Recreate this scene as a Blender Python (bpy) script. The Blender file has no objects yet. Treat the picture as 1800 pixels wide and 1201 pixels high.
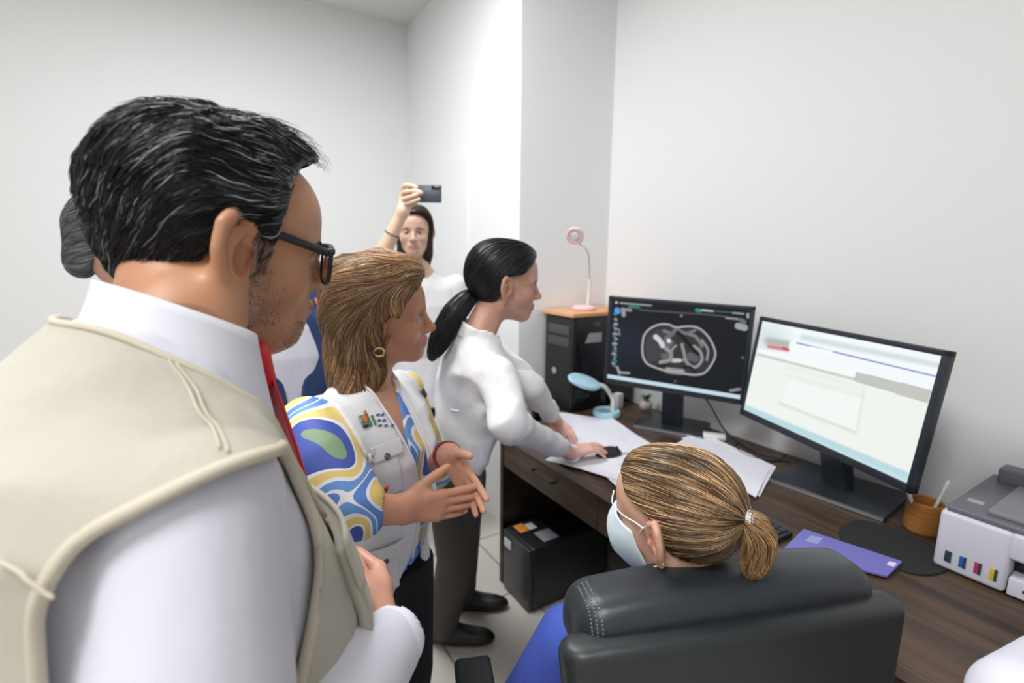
import bpy, bmesh, math, random, time
import numpy as np
from mathutils import Vector, Matrix
random.seed(7); RS = np.random.RandomState(7)
SC = bpy.context.scene; COL = SC.collection
T0 = time.time()
ONLY = ''

# ------------------------------------------------------------------ camera
CX, CY, FPX = 900.0, 600.5, 860.0
CAMZ = 1.5
def _ray(px, py):
    d = np.array([px-CX, -(py-CY), -FPX]); return d/np.linalg.norm(d)
UPC = -_ray(855., 5700.)
_u = _ray(355., 450.); _u = _u-UPC*(_u@UPC); _u /= np.linalg.norm(_u)
_v = np.cross(_u, UPC); _v /= np.linalg.norm(_v)
RW = np.array([_v, _u, UPC])                 # world = RW @ camera-space
def pt(px, py, d):
    q = np.array([(px-CX)/FPX*d, -(py-CY)/FPX*d, -d]); return RW@q+np.array([0, 0, CAMZ])
def at_z(px, py, z):
    d = RW@_ray(px, py); t = (z-CAMZ)/d[2]; return np.array([0, 0, CAMZ])+t*d
RIGHT = RW[:, 0]/np.linalg.norm(RW[:2, 0]); RIGHT = np.array([RIGHT[0], RIGHT[1], 0]); RIGHT /= np.linalg.norm(RIGHT)
AWAY = np.array([-RIGHT[1], RIGHT[0], 0.])
UP = np.array([0, 0, 1.])
def dirv(r, a, u=0):
    d = r*RIGHT+a*AWAY+u*UP; return d/np.linalg.norm(d)

cam = bpy.data.cameras.new('camera'); co = bpy.data.objects.new('camera', cam); COL.objects.link(co)
cam.sensor_width = 36.0; cam.lens = 36.0*FPX/1800.0; cam.clip_start = 0.02
m = Matrix.Identity(4)
for i in range(3):
    for j in range(3): m[i][j] = RW[i, j]
m[2][3] = CAMZ
co.matrix_world = m; SC.camera = co
cam.dof.use_dof = True; cam.dof.focus_distance = 0.78; cam.dof.aperture_fstop = 3.2

# ------------------------------------------------------------------ world, lights, exposure
wd = bpy.data.worlds.new('world'); SC.world = wd; wd.use_nodes = True
wd.node_tree.nodes['Background'].inputs[0].default_value = (0.9, 0.95, 1, 1)
wd.node_tree.nodes['Background'].inputs[1].default_value = 0.3
SC.view_settings.view_transform = 'Standard'; SC.view_settings.look = 'None'
SC.view_settings.exposure = 0.0; SC.view_settings.gamma = 1.0
ROOM = dict(x0=-2.6, x1=1.92, y0=-2.4, y1=3.54, z=3.08, xb=1.335, yc=2.07)
def area(name, loc, size, power, color=(1, 1, 1), rot=(0, 0, 0)):
    l = bpy.data.lights.new(name, 'AREA'); l.shape = 'RECTANGLE'; l.size = size[0]; l.size_y = size[1]
    l.energy = power; l.color = color
    o = bpy.data.objects.new(name, l); o.location = loc; o.rotation_euler = rot; COL.objects.link(o)
    return o
# ceiling panel lamps: each area light sits just under its own fixture (built further down)
PANELS = [(.10, 1.80, 40), (-.80, -.1, 40), (-1.8, -1.5, 6)]
for i, (x, y, p) in enumerate(PANELS):
    area('panel_light', (x, y, ROOM['z']-0.05), (1.1, 0.55), p, (0.98, 0.99, 1.0))

# ------------------------------------------------------------------ materials
def mat(name, color=(.8, .8, .8), rough=.5, metal=0., spec=.5, bump=None, attr=False, emit=None, sss=0., coat=0., trans=0., alpha=1., sheen=0., vary=None, wood=None, pattern=None):
    M = bpy.data.materials.new(name); M.use_nodes = True
    nt = M.node_tree; b = nt.nodes['Principled BSDF']
    I = b.inputs
    I['Base Color'].default_value = (*color, 1); I['Roughness'].default_value = rough; I['Metallic'].default_value = metal
    I['Specular IOR Level'].default_value = spec; I['Coat Weight'].default_value = coat
    I['Transmission Weight'].default_value = trans; I['Alpha'].default_value = alpha; I['Sheen Weight'].default_value = sheen
    if sss:
        I['Subsurface Weight'].default_value = sss; I['Subsurface Scale'].default_value = 0.004
        I['Subsurface Radius'].default_value = (1., .35, .2)
    tc = nt.nodes.new('ShaderNodeTexCoord')
    if attr:
        a = nt.nodes.new('ShaderNodeAttribute'); a.attribute_name = 'col'
        nt.links.new(a.outputs['Color'], I['Base Color'])
        if emit:
            nt.links.new(a.outputs['Color'], I['Emission Color']); I['Emission Strength'].default_value = emit
            I['Base Color'].default_value = (0.004, .004, .005, 1)
            for l in list(I['Base Color'].links): nt.links.remove(l)
    elif emit:
        I['Emission Color'].default_value = (*color, 1); I['Emission Strength'].default_value = emit
    if vary:   # (scale, second colour, stretch)
        sc, c2, st = vary
        mp = nt.nodes.new('ShaderNodeMapping'); mp.inputs['Scale'].default_value = st
        n = nt.nodes.new('ShaderNodeTexNoise'); n.inputs['Scale'].default_value = sc; n.inputs['Detail'].default_value = 5
        r = nt.nodes.new('ShaderNodeMapRange'); r.inputs[1].default_value = .35; r.inputs[2].default_value = .65
        mx = nt.nodes.new('ShaderNodeMix'); mx.data_type = 'RGBA'
        mx.inputs['A'].default_value = (*color, 1); mx.inputs['B'].default_value = (*c2, 1)
        nt.links.new(tc.outputs['Object'], mp.inputs[0]); nt.links.new(mp.outputs[0], n.inputs[0])
        nt.links.new(n.outputs[0], r.inputs[0]); nt.links.new(r.outputs[0], mx.inputs['Factor']); nt.links.new(mx.outputs['Result'], I['Base Color'])
    if bump:   # list of (scale, strength, distance, stretch)
        prev = None
        for sc, st, di, stretch in bump:
            mp = nt.nodes.new('ShaderNodeMapping'); mp.inputs['Scale'].default_value = stretch
            n = nt.nodes.new('ShaderNodeTexNoise'); n.inputs['Scale'].default_value = sc; n.inputs['Detail'].default_value = 4
            bp = nt.nodes.new('ShaderNodeBump'); bp.inputs['Strength'].default_value = st; bp.inputs['Distance'].default_value = di
            nt.links.new(tc.outputs['Object'], mp.inputs[0]); nt.links.new(mp.outputs[0], n.inputs[0]); nt.links.new(n.outputs[0], bp.inputs['Height'])
            if prev: nt.links.new(prev.outputs[0], bp.inputs['Normal'])
            prev = bp
        nt.links.new(prev.outputs[0], I['Normal'])
    return M
O1 = (1, 1, 1)
MT = dict(
    wall=mat('wall_paint', (.80, .80, .80), .75, bump=[(60, .05, .002, O1)]),
    wallb=mat('wall_paint_white', (.86, .87, .88), .7, bump=[(60, .05, .002, O1)]),
    ceil=mat('ceiling_paint', (.74, .73, .70), .8),
    doorw=mat('door_white', (.86, .87, .88), .5),
    lamp=mat('lamp_diffuser', (1, 1, 1), .5, emit=4.0),
    alu=mat('aluminium', (.7, .71, .72), .35, 1.),
    black=mat('black_plastic', (.012, .014, .017), .38),
    blackgloss=mat('black_gloss', (.008, .009, .011), .12),
    screenframe=mat('monitor_plastic', (.018, .024, .032), .35),
    blackmat=mat('black_rubber', (.012, .013, .014), .8),
    silver=mat('silver_edge', (.62, .63, .66), .3, .8),
    paper=mat('paper', (.80, .80, .86), .7, vary=(55, (.70, .71, .79), (1, 6, 1)), bump=[(9, .3, .01, O1)]),
    pinkl=mat('pink_lamp_plastic', (.88, .62, .62), .35),
    whitep=mat('white_plastic', (.82, .82, .82), .35),
    bluel=mat('light_blue_plastic', (.42, .68, .80), .35),
    carton=mat('orange_board', (.80, .42, .22), .6, vary=(8, (.72, .36, .17), (1, 8, 1))),
    purple=mat('purple_cover', (.17, .16, .50), .4),
    pcup=mat('wood_cup', (.46, .20, .05), .45, vary=(14, (.36, .14, .03), (1, 1, 6))),
    prw=mat('printer_white', (.62, .62, .70), .4),
    prg=mat('printer_grey', (.13, .135, .155), .5),
    prd=mat('printer_lid_grey', (.19, .195, .22), .45),
    leather=mat('black_leather', (.022, .027, .033), .36, spec=.5, bump=[(260, .12, .001, O1), (7, .12, .01, O1)]),
    leatherb=mat('black_shell', (.018, .022, .025), .42, bump=[(400, .05, .001, O1)]),
    stitch=mat('grey_thread', (.22, .23, .25), .6),
    green=mat('plant_green', (.10, .22, .05), .5),
    label=mat('label_grey', (.36, .37, .40), .5), labelw=mat('label_white', (.8, .8, .86), .5), labelo=mat('label_orange', (.75, .28, .04), .5),
    cyan=mat('ink_cyan', (.03, .10, .42), .3), mag=mat('ink_magenta', (.42, .03, .12), .3), yel=mat('ink_yellow', (.65, .45, .02), .3), ink=mat('ink_black', (.03, .05, .07), .3),
    red=mat('red_satin', (.62, .006, .012), .45, bump=[(300, .1, .001, (1, 1, .3))]),
    gold=mat('gold', (.85, .55, .28), .22, 1.),
    mask=mat('mask_fabric', (.66, .78, .82), .75, bump=[(120, .3, .002, (1, 1, .15))]),
    elastic=mat('white_elastic', (.85, .85, .85), .6),
    glass=mat('lens_glass', (1, 1, 1), .02, trans=1.0),
    frameb=mat('black_acetate', (.010, .012, .012), .45),
    eye=mat('eye_white', (.62, .58, .55), .2), iris=mat('eye_dark', (.02, .012, .008), .1),
    shoe=mat('black_shoe', (.012, .010, .010), .35),
    whitec=mat('white_coat_cloth', (.80, .80, .82), .75, sheen=.1, bump=[(11, .6, .018, (1, 1, .4)), (500, .1, .0006, O1)]),
    shirtw=mat('white_shirt_cloth', (.66, .66, .74), .7, sheen=.1, bump=[(8, .6, .02, (1, .6, .3)), (700, .1, .0005, O1)]),
    collarw=mat('white_collar_cloth', (.76, .77, .84), .65, bump=[(700, .1, .0005, O1)]),
    beige=mat('beige_vest_cloth', (.46, .43, .36), .85, sheen=.1, vary=(5, (.49, .46, .39), O1), bump=[(9, .6, .02, (1, 1, .45)), (600, .12, .0008, O1)]),
    beigepipe=mat('beige_piping', (.58, .53, .42), .8, bump=[(500, .1, .0008, O1)]),
    navy=mat('navy_cloth', (.022, .045, .14), .8, bump=[(12, .5, .012, (1, 1, .4))]),
    scrub=mat('blue_scrubs', (.045, .085, .42), .8, bump=[(12, .4, .012, (1, 1, .5))]),
    trous=mat('grey_trousers', (.070, .064, .055), .9, bump=[(8, .5, .02, (1, 1, .2))]),
    blackc=mat('black_cloth', (.010, .010, .014), .9, bump=[(8, .4, .02, (1, 1, .3))]),
    maroon=mat('maroon_cord', (.25, .02, .02), .7),
    emb=mat('embroidery_blue', (.07, .12, .36), .7), embg=mat('embroidery_green', (.08, .28, .14), .7), embr=mat('embroidery_red', (.62, .16, .07), .7), embd=mat('embroidery_dark', (.04, .04, .05), .7),
    mscreen=mat('screen_pixels', (0, 0, 0), .35, spec=.2, attr=True, emit=1.0),
)
def skin_mat(name): return mat(name, (.6, .4, .3), .45, attr=True, sss=.25, bump=[(350, .10, .0006, O1)])
def hair_mat(name, rough=.30): return mat(name, (.02, .02, .02), rough, attr=True, spec=.42)
M_SKIN = skin_mat('skin'); M_HAIR = hair_mat('hair_strands')
# tiled floor
def floor_mat():
    M = bpy.data.materials.new('floor_tiles'); M.use_nodes = True; nt = M.node_tree; b = nt.nodes['Principled BSDF']
    tc = nt.nodes.new('ShaderNodeTexCoord'); mp = nt.nodes.new('ShaderNodeMapping'); mp.inputs['Location'].default_value = (.22, .1, 0)
    br = nt.nodes.new('ShaderNodeTexBrick'); br.offset = 0; br.inputs['Scale'].default_value = 1
    br.inputs['Brick Width'].default_value = .45; br.inputs['Row Height'].default_value = .45; br.inputs['Mortar Size'].default_value = .005
    br.inputs['Color1'].default_value = (.64, .60, .54, 1); br.inputs['Color2'].default_value = (.68, .64, .58, 1); br.inputs['Mortar'].default_value = (.30, .27, .23, 1)
    nt.links.new(tc.outputs['Object'], mp.inputs[0]); nt.links.new(mp.outputs[0], br.inputs[0]); nt.links.new(br.outputs[0], b.inputs['Base Color'])
    b.inputs['Roughness'].default_value = .3
    return M
# dark walnut laminate, grain along the desk (object Y)
def walnut(name, light, dark, rough=.42):
    M = bpy.data.materials.new(name); M.use_nodes = True; nt = M.node_tree; b = nt.nodes['Principled BSDF']
    tc = nt.nodes.new('ShaderNodeTexCoord'); mp = nt.nodes.new('ShaderNodeMapping'); mp.inputs['Scale'].default_value = (9, .7, 9)
    n = nt.nodes.new('ShaderNodeTexNoise'); n.inputs['Scale'].default_value = 2.2; n.inputs['Detail'].default_value = 8; n.inputs['Distortion'].default_value = .6
    cr = nt.nodes.new('ShaderNodeValToRGB'); cr.color_ramp.elements[0].position = .34; cr.color_ramp.elements[0].color = (*dark, 1)
    cr.color_ramp.elements[1].position = .68; cr.color_ramp.elements[1].color = (*light, 1)
    nt.links.new(tc.outputs['Object'], mp.inputs[0]); nt.links.new(mp.outputs[0], n.inputs[0]); nt.links.new(n.outputs[0], cr.inputs[0]); nt.links.new(cr.outputs[0], b.inputs['Base Color'])
    b.inputs['Roughness'].default_value = rough
    return M
MT['floor'] = floor_mat(); MT['walnut'] = walnut('walnut_laminate', (.105, .062, .036), (.030, .018, .012)); MT['walnutd'] = walnut('walnut_panel', (.05, .032, .022), (.018, .012, .009))

# ------------------------------------------------------------------ object helpers
def tag(o, label=None, cat=None, group=None, kind=None):
    if label: o['label'] = label
    if cat: o['category'] = cat
    if group: o['group'] = group
    if kind: o['kind'] = kind
    return o
def empty(name, loc=(0, 0, 0), label=None, cat=None, group=None):
    o = bpy.data.objects.new(name, None); o.location = loc; o.empty_display_size = .05; COL.objects.link(o)
    return tag(o, label, cat, group)
def link(name, me, material, parent=None, label=None):
    o = bpy.data.objects.new(name, me); COL.objects.link(o)
    if material: me.materials.append(material)
    if parent is not None:
        o.parent = parent
        p = Vector((0, 0, 0)); q = parent
        while q is not None: p += q.location; q = q.parent
        o.location = -p
    if label: o['label'] = label
    return o
def mesh_np(name, V, F, material, parent=None, smooth=True, col=None, label=None):
    """V (n,3) world coords, F list of faces or (m,4)/(m,3) array"""
    me = bpy.data.meshes.new(name)
    V = np.asarray(V, np.float32)
    if isinstance(F, np.ndarray):
        k = F.shape[1]; me.vertices.add(len(V)); me.vertices.foreach_set('co', V.ravel())
        me.loops.add(F.size); me.loops.foreach_set('vertex_index', F.astype(np.int32).ravel())
        me.polygons.add(len(F)); me.polygons.foreach_set('loop_start', np.arange(0, F.size, k, dtype=np.int32))
        me.update(calc_edges=True)
    else:
        me.from_pydata([tuple(map(float, v)) for v in V], [], F)
    if smooth: me.polygons.foreach_set('use_smooth', np.ones(len(me.polygons), bool))
    if col is not None:
        a = me.color_attributes.new('col', 'FLOAT_COLOR', 'POINT')
        c = np.ones((len(V), 4), np.float32); c[:, :3] = col; a.data.foreach_set('color', c.ravel())
    me.update()
    return link(name, me, material, parent, label)

class MB:
    """collects simple shapes, builds them as one mesh"""
    def __init__(s): s.V = []; s.F = []; s.sm = []
    def add(s, V, F, smooth=False):
        b = len(s.V); s.V += [tuple(map(float, v)) for v in V]; s.F += [tuple(i+b for i in f) for f in F]; s.sm += [smooth]*len(F)
    def box(s, lo, hi, M=None, bev=0.):
        bm = bmesh.new(); bmesh.ops.create_cube(bm, size=1)
        lo = np.array(lo, float); hi = np.array(hi, float)
        for v in bm.verts: v.co = Vector([lo[i]+(v.co[i]+.5)*(hi[i]-lo[i]) for i in range(3)])
        if bev > 0:
            bmesh.ops.bevel(bm, geom=bm.edges[:], offset=bev, segments=3, profile=.5, affect='EDGES')
        s._bm(bm, M, bev > 0); return s
    def _bm(s, bm, M=None, smooth=False):
        bm.verts.index_update()
        V = [v.co.copy() for v in bm.verts]
        if M is not None: V = [M@v for v in V]
        s.add(V, [[v.index for v in f.verts] for f in bm.faces], smooth); bm.free()
    def tube(s, pts, r, n=10, cap=True, flat=1.0):
        V, F = tube_np(np.array(pts, float), r, n, cap); s.add(V, F, True); return s
    def lathe(s, prof, n=40, M=None, o=(0, 0, 0)):
        V = []; F = []
        for r, z in prof:
            for k in range(n):
                a = 2*math.pi*k/n; V.append(Vector((o[0]+r*math.cos(a), o[1]+r*math.sin(a), o[2]+z)))
        for i in range(len(prof)-1):
            for k in range(n): F.append((i*n+k, i*n+(k+1) % n, (i+1)*n+(k+1) % n, (i+1)*n+k))
        F.append(tuple(range(n))[::-1]); F.append(tuple((len(prof)-1)*n+k for k in range(n)))
        if M is not None: V = [M@v for v in V]
        s.add(V, F, True); return s
    def prism(s, poly, z0, z1, M=None):
        n = len(poly); V = [Vector((x, y, z0)) for x, y in poly]+[Vector((x, y, z1)) for x, y in poly]
        F = [tuple(range(n))[::-1], tuple(range(n, 2*n))]+[(i, (i+1) % n, n+(i+1) % n, n+i) for i in range(n)]
        if M is not None: V = [M@v for v in V]
        s.add(V, F); return s
    def build(s, name, material, parent=None, label=None, bevel=0., sharp=40):
        me = bpy.data.meshes.new(name); me.from_pydata(s.V, [], s.F)
        me.polygons.foreach_set('use_smooth', s.sm)
        me.update()
        o = link(name, me, material, parent, label)
        bm = bmesh.new(); bm.from_mesh(me); bmesh.ops.recalc_face_normals(bm, faces=bm.faces)
        for e in bm.edges:
            if len(e.link_faces) == 2 and e.calc_face_angle(0) > math.radians(sharp): e.smooth = False
        bm.to_mesh(me); bm.free()
        if bevel:
            md = o.modifiers.new('bevel', 'BEVEL'); md.width = bevel; md.segments = 2; md.limit_method = 'ANGLE'
        return o

def smooth_path(P, n):
    """Catmull-Rom resample"""
    P = np.array(P, float); Q = np.vstack([2*P[0]-P[1], P, 2*P[-1]-P[-2]]); out = []
    m_ = len(P)-1
    for t in np.linspace(0, m_-1e-6, n):
        i = int(t); u = t-i; p0, p1, p2, p3 = Q[i:i+4]
        out.append(.5*((2*p1)+(-p0+p2)*u+(2*p0-5*p1+4*p2-p3)*u*u+(-p0+3*p1-3*p2+p3)*u**3))
    return np.array(out)
def tube_np(P, r, n=8, cap=True):
    P = np.asarray(P, float); N = len(P); r = np.broadcast_to(np.asarray(r, float), (N,))
    T = np.gradient(P, axis=0); T /= np.linalg.norm(T, axis=1)[:, None]+1e-12
    a = np.array([0, 0, 1.]) if abs(T[0][2]) < .9 else np.array([1., 0, 0])
    U = np.zeros_like(P); u = np.cross(T[0], a); u /= np.linalg.norm(u)
    for i in range(N):
        u = u-T[i]*(u@T[i]); u /= np.linalg.norm(u)+1e-12; U[i] = u
    W = np.cross(T, U); V = []
    for k in range(n):
        an = 2*math.pi*k/n; V.append(P+(U*math.cos(an)+W*math.sin(an))*r[:, None])
    V = np.stack(V, 1).reshape(-1, 3)
    F = [(i*n+k, i*n+(k+1) % n, (i+1)*n+(k+1) % n, (i+1)*n+k) for i in range(N-1) for k in range(n)]
    if cap: F += [tuple(range(n))[::-1], tuple((N-1)*n+k for k in range(n))]
    return V, F
def frame(o, x, z):
    """matrix columns x,y,z (unit): x given, z approx"""
    x = np.array(x, float); x /= np.linalg.norm(x); z = np.array(z, float); z = z-x*(z@x); z /= np.linalg.norm(z); y = np.cross(z, x)
    return np.array(o, float), np.stack([x, y, z], 1)
def m4(fr):
    o, R = fr; M = Matrix.Identity(4)
    for i in range(3):
        for j in range(3): M[i][j] = R[i, j]
        M[i][3] = o[i]
    return M
def to_local(fr, P): o, R = fr; return (np.asarray(P, float)-o)@R
def to_world(fr, P): o, R = fr; return np.asarray(P, float)@R.T+o

# ------------------------------------------------------------------ SDF toolkit (grown surfaces)
def smin(a, b, k):
    h = np.maximum(k-np.abs(a-b), 0)/k; return np.minimum(a, b)-h*h*k*.25
def smax(a, b, k): return -smin(-a, -b, k)
def sU(p, fs, k):
    d = fs[0](p)
    for f in fs[1:]: d = smin(d, f(p), k)
    return d
def rc(a, b, r1, r2=None):
    a = np.array(a, float); b = np.array(b, float); r2 = r1 if r2 is None else r2; ba = b-a; L = float(ba@ba)+1e-12
    def f(p):
        x, y, z = p[0]-a[0], p[1]-a[1], p[2]-a[2]
        h = np.clip((x*ba[0]+y*ba[1]+z*ba[2])/L, 0, 1)
        return np.sqrt((x-ba[0]*h)**2+(y-ba[1]*h)**2+(z-ba[2]*h)**2)-(r1+(r2-r1)*h)
    return f
def chain(P, rs):
    fs = [rc(P[i], P[i+1], rs[i], rs[i+1]) for i in range(len(P)-1)]
    def f(p):
        d = fs[0](p)
        for g in fs[1:]: d = np.minimum(d, g(p))
        return d
    return f
def el(c, r, R=None):
    c = np.array(c, float); r = np.array(r, float)
    def f(p):
        q = [p[0]-c[0], p[1]-c[1], p[2]-c[2]]
        if R is not None: q = [q[0]*R[0, i]+q[1]*R[1, i]+q[2]*R[2, i] for i in range(3)]
        k0 = np.sqrt((q[0]/r[0])**2+(q[1]/r[1])**2+(q[2]/r[2])**2); k1 = np.sqrt((q[0]/r[0]**2)**2+(q[1]/r[1]**2)**2+(q[2]/r[2]**2)**2)
        return k0*(k0-1)/(k1+1e-9)
    return f
def loft(zs, cx, rx, ry, cy=None, p_=2.3):
    zs = np.array(zs, float)
    def f(p):
        z = p[2]; X = np.interp(z, zs, rx); Y = np.interp(z, zs, ry); c = np.interp(z, zs, cx); c2 = 0 if cy is None else np.interp(z, zs, cy)
        k = (np.abs((p[0]-c)/X)**p_+np.abs((p[1]-c2)/Y)**p_)**(1/p_)
        d = (k-1)*np.minimum(X, Y)
        return np.maximum(d, np.maximum(z-zs[-1], zs[0]-z))
    return f
def inframe(fr, f):
    o, R = fr
    def g(p):
        x, y, z = p[0]-o[0], p[1]-o[1], p[2]-o[2]
        return f(tuple(x*R[0, i]+y*R[1, i]+z*R[2, i] for i in range(3)))
    return g
def noise3(p, s, seed=0, stretch=None, D=None):
    r = np.random.RandomState(seed); x, y, z = p
    if D is not None:
        D = np.array(D, float); D /= np.linalg.norm(D); t = (x*D[0]+y*D[1]+z*D[2])*(1-stretch); x, y, z = x-t*D[0], y-t*D[1], z-t*D[2]
    o = 0
    for i in range(7):
        k = r.normal(size=3); k /= np.linalg.norm(k); k *= s*(0.6+.35*i); ph = r.uniform(0, 6.28, 2)
        k2 = r.normal(size=3)*s*.5
        o = o+np.sin(x*k[0]+y*k[1]+z*k[2]+ph[0]+1.3*np.sin(x*k2[0]+y*k2[1]+z*k2[2]+ph[1]))/(1+.35*i)
    return o/3.2
def ridged(p, s, seed, stretch, D):
    n = noise3(p, s, seed, stretch, D); return 1-np.minimum(np.abs(n)*1.6, 1)
def nets(f, lo, hi, h):
    """surface nets; f takes tuple of broadcastable arrays. Returns V,F(quads)"""
    lo = np.array(lo, float); hi = np.array(hi, float); n = np.ceil((hi-lo)/h).astype(int)+1
    ax = [lo[i]+h*np.arange(n[i]) for i in range(3)]
    p = (ax[0][:, None, None].astype(np.float32), ax[1][None, :, None].astype(np.float32), ax[2][None, None, :].astype(np.float32))
    V = np.asarray(f(p)); V = np.broadcast_to(V, n).astype(np.float32)
    V = np.pad(V[1:-1, 1:-1, 1:-1], 1, constant_values=abs(h))
    S = V < 0
    cn = np.zeros(n-1, np.int8)
    offs = [(i, j, k) for i in (0, 1) for j in (0, 1) for k in (0, 1)]
    for o in offs: cn += S[o[0]:n[0]-1+o[0], o[1]:n[1]-1+o[1], o[2]:n[2]-1+o[2]]
    act = (cn > 0) & (cn < 8); I = np.argwhere(act); idx = -np.ones(n-1, np.int64); idx[act] = np.arange(len(I))
    acc = np.zeros((len(I), 3)); cnt = np.zeros(len(I))
    g = lambda o: V[I[:, 0]+o[0], I[:, 1]+o[1], I[:, 2]+o[2]]
    for a in offs:
        for d in range(3):
            if a[d]: continue
            b = list(a); b[d] = 1; va, vb = g(a), g(b); mk = (va < 0) != (vb < 0)
            t = np.where(mk, va/(va-vb+1e-20), 0); q = np.array(a, float)[None]+t[:, None]*(np.array(b)-np.array(a))[None]
            acc[mk] += q[mk]; cnt[mk] += 1
    P = lo+h*(I+acc/cnt[:, None]); F = []
    for d in range(3):
        e1, e2 = (d+1) % 3, (d+2) % 3
        sl0 = [slice(None)]*3; sl1 = [slice(None)]*3; sl0[d] = slice(0, -1); sl1[d] = slice(1, None)
        ch = S[tuple(sl0)] != S[tuple(sl1)]; K = np.argwhere(ch)
        K = K[(K[:, e1] > 0) & (K[:, e2] > 0) & (K[:, e1] < n[e1]-1) & (K[:, e2] < n[e2]-1)]
        if not len(K): continue
        q = []
        for da, db in ((0, 0), (-1, 0), (-1, -1), (0, -1)):
            c = K.copy(); c[:, e1] += da; c[:, e2] += db; q.append(idx[c[:, 0], c[:, 1], c[:, 2]])
        q = np.stack(q, 1); s0 = S[K[:, 0], K[:, 1], K[:, 2]]; q[~s0] = q[~s0][:, ::-1]; F.append(q)
    return P, np.vstack(F)
def ev(f, P): return f((P[:, 0], P[:, 1], P[:, 2]))
def grad(f, P, e=.0015):
    G = np.stack([ev(f, P+np.eye(3)[i]*e)-ev(f, P-np.eye(3)[i]*e) for i in range(3)], 1)
    return G/(np.linalg.norm(G, axis=1)[:, None]+1e-12)
def project(f, P, off=0., it=4):
    P = np.array(P, float)
    for _ in range(it): P = P-(ev(f, P)-off)[:, None]*grad(f, P)*.9
    return P
def march(f, P, D, off=0., it=60, tmax=.6):
    P = np.array(P, float); D = np.asarray(D, float); D = D/np.linalg.norm(D, axis=-1, keepdims=True); D = np.broadcast_to(D, P.shape); t = np.zeros(len(P))
    for _ in range(it): t = np.minimum(t+.8*(ev(f, P+D*t[:, None])-off), tmax)
    return P+D*t[:, None]
def blob(name, f, lo, hi, h, material, parent, label=None, col=None, smooth_it=0, fr=None):
    """mesh an SDF given in frame fr (or world)."""
    V, F = nets(f, lo, hi, h)
    c = col(V) if callable(col) else col
    if fr is not None: V = to_world(fr, V)
    return mesh_np(name, V, F, material, parent, True, c, label)
def multi(name, pieces, material, parent, label=None):
    """join several (V,F,col) into one mesh; F arrays of quads"""
    VV, FF, CC, b = [], [], [], 0
    for V, F, c in pieces:
        VV.append(V); FF.append(np.asarray(F)+b); b += len(V); CC.append(np.broadcast_to(np.asarray(c, float), (len(V), 3)) if c is not None else np.zeros((len(V), 3)))
    return mesh_np(name, np.vstack(VV), np.vstack(FF), material, parent, True, np.vstack(CC), label)
def strands(paths, r, cols):
    """paths (n,k,3) -> 3-sided tubes; tapering"""
    n, k, _ = paths.shape; T = np.gradient(paths, axis=1); T /= np.linalg.norm(T, axis=2, keepdims=True)+1e-12
    A = RS.normal(size=(n, 1, 3)); U = np.cross(T, np.broadcast_to(A, T.shape)); U /= np.linalg.norm(U, axis=2, keepdims=True)+1e-12; W = np.cross(T, U)
    tp = np.interp(np.linspace(0, 1, k), [0, .15, .6, 1], [.5, 1, .9, .12])[None, :, None]*np.asarray(r).reshape(-1, 1, 1)
    V = np.stack([paths+(U*math.cos(a)+W*math.sin(a))*tp for a in (0, 2.094, 4.189)], 2).reshape(-1, 3)
    base = (np.arange(n)[:, None]*k+np.arange(k-1)[None]).ravel()*3; F = []
    for j in range(3): F.append(np.stack([base+j, base+(j+1) % 3, base+3+(j+1) % 3, base+3+j], 1))
    return V, np.vstack(F), np.repeat(cols, k*3, axis=0)
def grow(f, P0, dirf, k, step, off0, off1, wave=(0, 1), lift=0.):
    """hair paths clinging to the surface of f. dirf(P,t)->directions"""
    n = len(P0); P = np.array(P0, float); out = []; ph = RS.uniform(0, 6.28, n); o = RS.uniform(off0, off1, n); wv = RS.uniform(.4, 1, n)*wave[0]; st = step*RS.uniform(.6, 1.3, n)
    for i in range(k):
        g = grad(f, P, .003); P = P-((ev(f, P)-(o+lift*(i/k)**2))*.7)[:, None]*g
        D = dirf(P, i/k); D = D-g*np.sum(D*g, 1)[:, None]; D /= np.linalg.norm(D, axis=1)[:, None]+1e-9
        out.append(P.copy())
        S_ = np.cross(g, D); P = P+D*st[:, None]+S_*(wv*np.sin(ph+i*wave[1]))[:, None]
    return np.stack(out, 1)
def pick(V, n, cond=None):
    if cond is not None: V = V[cond(V)]
    return V[RS.randint(0, len(V), n)]
def mixcol(cols, wts, n, jit=.15):
    c = np.array(cols, float)[RS.choice(len(cols), n, p=np.array(wts)/sum(wts))]; return c*RS.uniform(1-jit, 1+jit, (n, 1))
def surf_tube(f, pts, r, name, material, parent, off=0., n=40, label=None):
    P = smooth_path(pts, n); P = project(f, P, off); V, F = tube_np(P, r, 6); return mesh_np(name, V, F, material, parent, label=label)
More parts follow.
